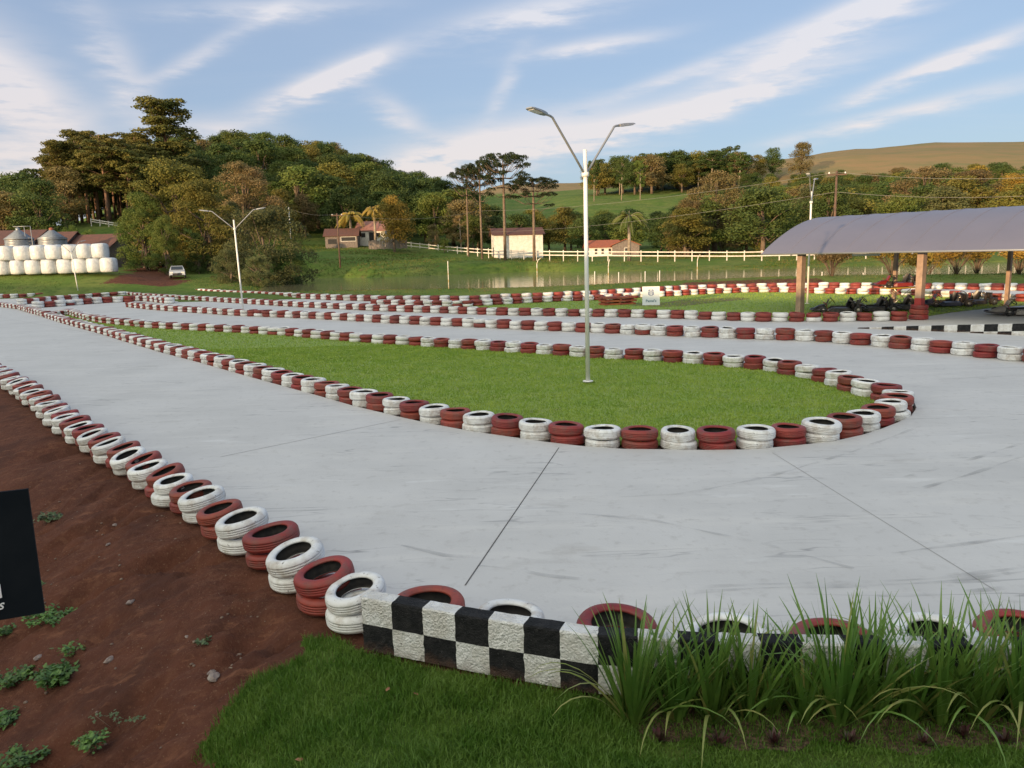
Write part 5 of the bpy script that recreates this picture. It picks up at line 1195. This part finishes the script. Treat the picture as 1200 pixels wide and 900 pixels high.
# rough grass along the banks behind the track
n = 60000; X = rs.uniform(-75, 60, n); Y = rs.uniform(58, 92, n); Z = T(X, Y); inp = inside(X, Y, POND); k = ~inp & ~inside(X, Y, slab) & ~inside(X, Y, DRIVE) & (Z > .12)
M_rough = mat('rough_grass', (.065, .12, .02), .8, col2=(.15, .14, .05), scale=.5, coords='World', trans=.2, spec=.1)
blades('bank_grass', X[k], Y[k], Z[k]-.03, .11, .03, M_rough, 'rough uneven grass on the banks around the pond', .8, 8)
n = 50000; X = rs.uniform(-50, 60, n); Y = rs.uniform(98, 150, n); Z = T(X, Y); k = ~inside(X, Y, POND) & (X/Y > -.30)
blades('far_bank_grass', X[k], Y[k], Z[k]-.03, .16, .06, M_rough, 'rough grass on the slope beyond the pond', .8, 9)

# long leaved clumps along the wall
M_leafg = mat('long_leaf', (.095, .20, .035), .38, col2=(.16, .27, .05), scale=3, rand=.12, trans=.2); M_leafy = mat('yellowing_leaf', (.30, .30, .09), .5, col2=(.20, .26, .06), scale=5, trans=.2)
def clump(seed, nb, hgt, fall=6):
    r = random.Random(seed); mb = MB()
    for i in range(nb+fall):
        out = i >= nb; a = r.uniform(0, 6.28); L_ = hgt*r.uniform(.5, 1.02) if not out else hgt*r.uniform(.75, 1.1); w_ = r.uniform(.009, .0155); bx, by = math.cos(a)*r.uniform(0, .07), math.sin(a)*r.uniform(0, .07)
        el = r.gauss(1.25, .20) if not out else r.uniform(.7, 1.0); bend = r.uniform(.1, .8) if not out else r.uniform(1.6, 2.6); el = min(el, 1.52); n = 9; p = Vector((bx, by, 0)); pts = [p.copy()]; e = el
        for k in range(n):
            p = p+Vector((math.cos(a)*math.cos(e), math.sin(a)*math.cos(e), math.sin(e)))*L_/n; e -= bend/n*(k/n)*2; pts.append(p.copy())
        sd_ = Vector((-math.sin(a), math.cos(a), 0)); tw = r.uniform(-.6, .6); up = Vector((0, 0, 1)); vs = []
        for k, q in enumerate(pts):
            f = k/n; wk = w_*(1-f**2.2)*(.75+.5*min(1, f*3))+.0006; s_ = (sd_*math.cos(tw)+Vector((math.cos(a), math.sin(a), 0))*math.sin(tw)); vs += [q-s_*wk, q+up*wk*.25, q+s_*wk]
        fs = []
        for k in range(n):
            b = k*3; fs += [(b, b+1, b+4, b+3), (b+1, b+2, b+5, b+4)]
        mb.add(vs, fs, m=(1 if (out and r.random() < .8) or r.random() < .05 else 0), smooth=True)
    return mb.mesh('long_leaved_clump', [M_leafg, M_leafy])
spots = [(742, 842, 1.0, 'leftmost tall leafy clump by the checkered wall, with long yellow leaves falling left'), (792, 838, .80, 'long leaved clump, second from the left in the planted bed'), (835, 840, .95, 'long leaved clump under the third tyre behind the wall'), (878, 836, .9, 'long leaved clump, fourth from the left in the planted bed'), (942, 838, .72, 'shorter leafy clump left of the middle red tyre'), (985, 842, 1.05, 'tallest leafy clump in front of the middle red tyre'),
         (1024, 838, .95, 'long leaved clump right of the tallest one in the bed'), (1068, 838, .85, 'long leaved clump in front of the right white tyre'), (1104, 842, 1.0, 'clump with pale arching leaves, third from the right edge'), (1150, 840, .95, 'long leaved clump, second from the right edge'), (1196, 842, 1.05, 'leafy clump at the right edge of the picture'), (905, 828, .7, 'low leafy clump close to the wall under the white tyre')]
for i, (px, py, h, lab) in enumerate(spots):
    p = P(px, py, 0); o = bpy.data.objects.new('long_leaved_clump', clump(i+40, int(54+26*h), .96*h, 10 if i in (0, 8, 10) else 5)); C.objects.link(o); o.location = (p.x, p.y+.02, float(T(np.array([p.x]), np.array([p.y]))[0])-.01); tag(o, lab, 'plant', 'long leaved clumps in the planted bed')
M_purp = mat('purple_leaf', (.085, .025, .032), .5, col2=(.05, .05, .025), scale=20)
for i, (px, py) in enumerate([(772, 862), (842, 868), (908, 866), (995, 866), (1082, 868), (1178, 866), (1128, 858)]):
    r = random.Random(i+5); mb = MB()
    for k in range(26):
        a = r.uniform(0, 6.28); el = r.uniform(.3, 1.4); L_ = r.uniform(.06, .12); d = Vector((math.cos(a)*math.cos(el), math.sin(a)*math.cos(el), math.sin(el))); s_ = Vector((-math.sin(a), math.cos(a), 0))*.009; e = d*L_
        mb.add([-s_, s_, e*.55+s_*1.3, e, e*.55-s_*1.3], [(0, 1, 2, 3, 4)])
    p = P(px, py, .02); o = mb.build('purple_rosette', M_purp, loc=(p.x, p.y, zt(p.x, p.y)+.0)); tag(o, 'small purple leaved rosette, '+ordinal(i+1 if i < 5 else (7 if i == 5 else 6))+' from the left in the planted bed', 'plant', 'purple rosettes in the planted bed')
# soil bed under the clumps
bedpts = [(x, float(np.interp(x, wl[:, 0], wl[:, 1]))-.50+.07*math.sin(x*7)+.04*math.sin(x*17)) for x in np.linspace(.8, 5.2, 60)]+[(x, float(np.interp(x, wl[:, 0], wl[:, 1]))-.01) for x in np.linspace(5.2, .8, 30)]
M_mulch = mat('mulch', (.075, .045, .028), .95, col2=(.19, .12, .07), scale=26, lo=.45, hi=.62, coords='World', bump=.02, bscale=40)
V = []; 
r2 = delaunay_2d_cdt([Vector(p) for p in bedpts]+[Vector((x, y)) for x in np.arange(.6, 5.2, .12) for y in np.arange(4.2, 6, .12) if inside(np.array([x]), np.array([y]), bedpts)[0]], [(i, (i+1) % len(bedpts)) for i in range(len(bedpts))], [], 1, 1e-5)
vz = T(np.array([v.x for v in r2[0]]), np.array([v.y for v in r2[0]])); mb = MB(); mb.add([(v.x, v.y, float(z)+.006) for v, z in zip(r2[0], vz)], [tuple(f) for f in r2[2]]); tag(mb.build('planting_bed', M_mulch), kind='structure')
# weeds on the soil
M_weed = mat('weed_leaf', (.13, .25, .045), .55, col2=(.06, .13, .035), scale=14, trans=.2, rand=.15); M_weedl = mat('pale_weed', (.13, .17, .08), .6, col2=(.08, .13, .05), scale=14, trans=.2)
def weed(px, py, rad, n, lab, pale=False, size=.022, tall=.07, wx=1.0, z=-.35):
    n = int(n*1.5); size *= 1.25; rad *= 1.15
    p = P(px, py, z); p = P(px, py, zt(p.x, p.y)); z0 = zt(p.x, p.y)
    rs2 = np.random.RandomState(int(px*7+py)); V = []; k = 0
    stems = []
    for j in range(max(5, n//16)):
        a = rs2.rand()*6.28; rr = rad*rs2.rand()**.6; c = np.array([math.cos(a)*rr*wx, math.sin(a)*rr, 0]); hj = tall*(.4+rs2.rand()); 
        stems.append((c, hj))
    mb = MB()
    for c, hj in stems: mb.tube([(c[0]*.4, c[1]*.4, -.08), (c[0], c[1], hj)], .002, 3, m=1)
    X0 = []
    for i in range(n):
        c, hj = stems[i % len(stems)]; cc = Vector((c[0]+rs2.normal()*.03, c[1]+rs2.normal()*.03, hj*(.2+.9*rs2.rand()))); a = rs2.rand()*6.28; el = rs2.normal()*.45; d = Vector((math.cos(a)*math.cos(el), math.sin(a)*math.cos(el), math.sin(el))); s_ = Vector((-math.sin(a), math.cos(a), rs2.normal()*.3)); L_ = size*(.6+.9*rs2.rand())
        mb.add([cc, cc+d*L_*.4+s_*L_*.42, cc+d*L_*.95+s_*L_*.18, cc+d*L_*1.15, cc+d*L_*.95-s_*L_*.18, cc+d*L_*.4-s_*L_*.42], [(0, 1, 2, 3, 4, 5)])
    o = mb.build('weed', [M_weedl if pale else M_weed, M_bark], loc=(p.x, p.y, z0)); tag(o, lab, 'weed', 'weeds on the red dirt')
weed(55, 608, .16, 150, 'sparse pale weed on the dirt right of the black sign', True, .03, .07, 1.5)
weed(60, 728, .15, 330, 'low green weed just under the lower corner of the black sign', False, .026, .05, 1.6)
weed(46, 690, .05, 60, 'tiny bright weed beside the edge of the black sign', False, .022, .04)
weed(66, 800, .16, 520, 'largest leafy weed patch near the bottom left', False, .032, .09, .9)
weed(22, 800, .13, 260, 'leafy weed left of the largest weed patch', False, .028, .06, 1.5)
weed(8, 845, .10, 150, 'weed at the left edge below the largest patch', False, .026, .05)
weed(108, 878, .07, 150, 'small bright weed near the bottom edge', False, .026, .06)
weed(24, 892, .12, 200, 'weed in the bottom left corner', False, .026, .06, 1.6)
weed(85, 768, .07, 70, 'thin weed above the largest patch', False, .024, .06)
weed(140, 846, .10, 50, 'thin creeping weed right of the largest patch', True, .018, .02, 2)
weed(4, 745, .08, 120, 'dark weed at the left edge under the black sign', False, .024, .05)
weed(240, 748, .06, 40, 'tiny weed in the dirt gully', True, .02, .02)
# stones and crumbs of soil
M_stone = mat('stone', (.30, .22, .17), .9, col2=(.20, .13, .10), scale=12, rand=.25); rs = np.random.RandomState(12); Vs = []; Fs = []; b = 0
ico = [(0, 0, 1), (.9, 0, .4), (.28, .85, .4), (-.72, .53, .4), (-.72, -.53, .4), (.28, -.85, .4), (.72, .53, -.4), (-.28, .85, -.4), (-.9, 0, -.4), (-.28, -.85, -.4), (.72, -.53, -.4), (0, 0, -1)]
icf = [(0,1,2),(0,2,3),(0,3,4),(0,4,5),(0,5,1),(1,6,2),(2,7,3),(3,8,4),(4,9,5),(5,10,1),(6,7,2),(7,8,3),(8,9,4),(9,10,5),(10,6,1),(11,7,6),(11,8,7),(11,9,8),(11,10,9),(11,6,10)]
n = 2600; X = rs.uniform(-8, .3, n); Y = rs.uniform(3.6, 13, n); d1, s1 = polydist(X, Y, E1); k = (s1 > 0) & (d1 > .1) & ~inside(X, Y, FG_GRASS); X, Y = X[k], Y[k]; Z = T(X, Y)
dens = np.exp(-((X+1.6)**2+(Y-5.4)**2)/1.2)
ground_me = bpy.data.objects['ground'].data
from mathutils.bvhtree import BVHTree
dgp = bpy.context.evaluated_depsgraph_get(); gb = BVHTree.FromObject(bpy.data.objects['ground'], dgp)
def gh(x, y):
    h = gb.ray_cast(Vector((x, y, 50)), Vector((0, 0, -1))); return h[0].z if h[0] else 0
for x, y, dn in zip(X, Y, dens):
    if rs.rand() > .45+dn: continue
    s = .004+.016*rs.rand()**3; A = rs.normal(size=3)*.25+1; z = gh(x, y)
    v = np.array(ico)*A*s*[1, 1, .6]; v = v*(1+rs.normal(size=(12, 1))*.15); a = rs.rand()*6; R2 = np.array([[math.cos(a), -math.sin(a), 0], [math.sin(a), math.cos(a), 0], [0, 0, 1]]); Vs.append(v @ R2.T+[x, y, z+s*.2]); Fs.append(np.array(icf)+b); b += 12
o = obj('pebbles', np_mesh('pebbles', np.vstack(Vs), np.vstack(Fs), M_stone)); tag(o, 'small pebbles and crumbs scattered over the red dirt', 'pebbles', kind='stuff')
M_stone2 = mat('grey_stone', (.22, .17, .15), .9, col2=(.32, .27, .23), scale=10, bump=.01)
for i, (px, py, s, lab) in enumerate([(250, 786, .05, 'dark jagged stone beside the edge of the grass'), (246, 772, .035, 'pale flat stone above the jagged one'), (128, 772, .04, 'pale lump of dry soil between the weeds and the gully'), (46, 774, .035, 'cream coloured stone above the leafy weeds'), (133, 603, .03, 'pale stone on the slope below the tyres'), (126, 630, .025, 'small pale stone in the middle of the slope'), (152, 700, .035, 'long grey stone half buried in the slope'), (218, 737, .02, 'small light stone near the gully')]):
    p = P(px, py, -.5); p = P(px, py, zt(p.x, p.y)); r = random.Random(i); mb = MB(); rings = 5; vs = []
    for a in range(rings+1):
        for q in range(10):
            th = math.pi*a/rings; ph = 6.283*q/10; k2 = s*(1+r.uniform(-.22, .22)); vs.append((k2*1.4*math.sin(th)*math.cos(ph), k2*.9*math.sin(th)*math.sin(ph), k2*.55*math.cos(th)))
    mb.add(vs, [(a*10+q, a*10+(q+1) % 10, (a+1)*10+(q+1) % 10, (a+1)*10+q) for a in range(rings) for q in range(10)]); o = mb.build('stone', M_stone2, loc=(p.x, p.y, gh(p.x, p.y)+s*.2), rot=(0, 0, r.uniform(0, 6))); tag(o, lab, 'stone')
# fallen leaves on the lawn
M_dry = mat('dry_leaf', (.30, .14, .07), .8)
for i, (px, py, lab) in enumerate([(344, 876, 'brown fallen leaf on the grass near the bottom'), (452, 806, 'small tan fallen leaf at the foot of the wall'), (490, 810, 'tan fallen leaf against the white square of the wall')]):
    p = P(px, py, .04); mb = MB(); mb.add([(0, 0, 0), (.02, .012, .006), (.045, .008, .012), (.06, 0, .008), (.04, -.016, .004), (.015, -.012, .008)], [(0, 1, 2, 3, 4, 5)]); o = mb.build('fallen_leaf', M_dry, loc=(p.x, p.y, zt(p.x, p.y)+.05), rot=(.15, .1, i*1.3)); tag(o, lab, 'leaf')
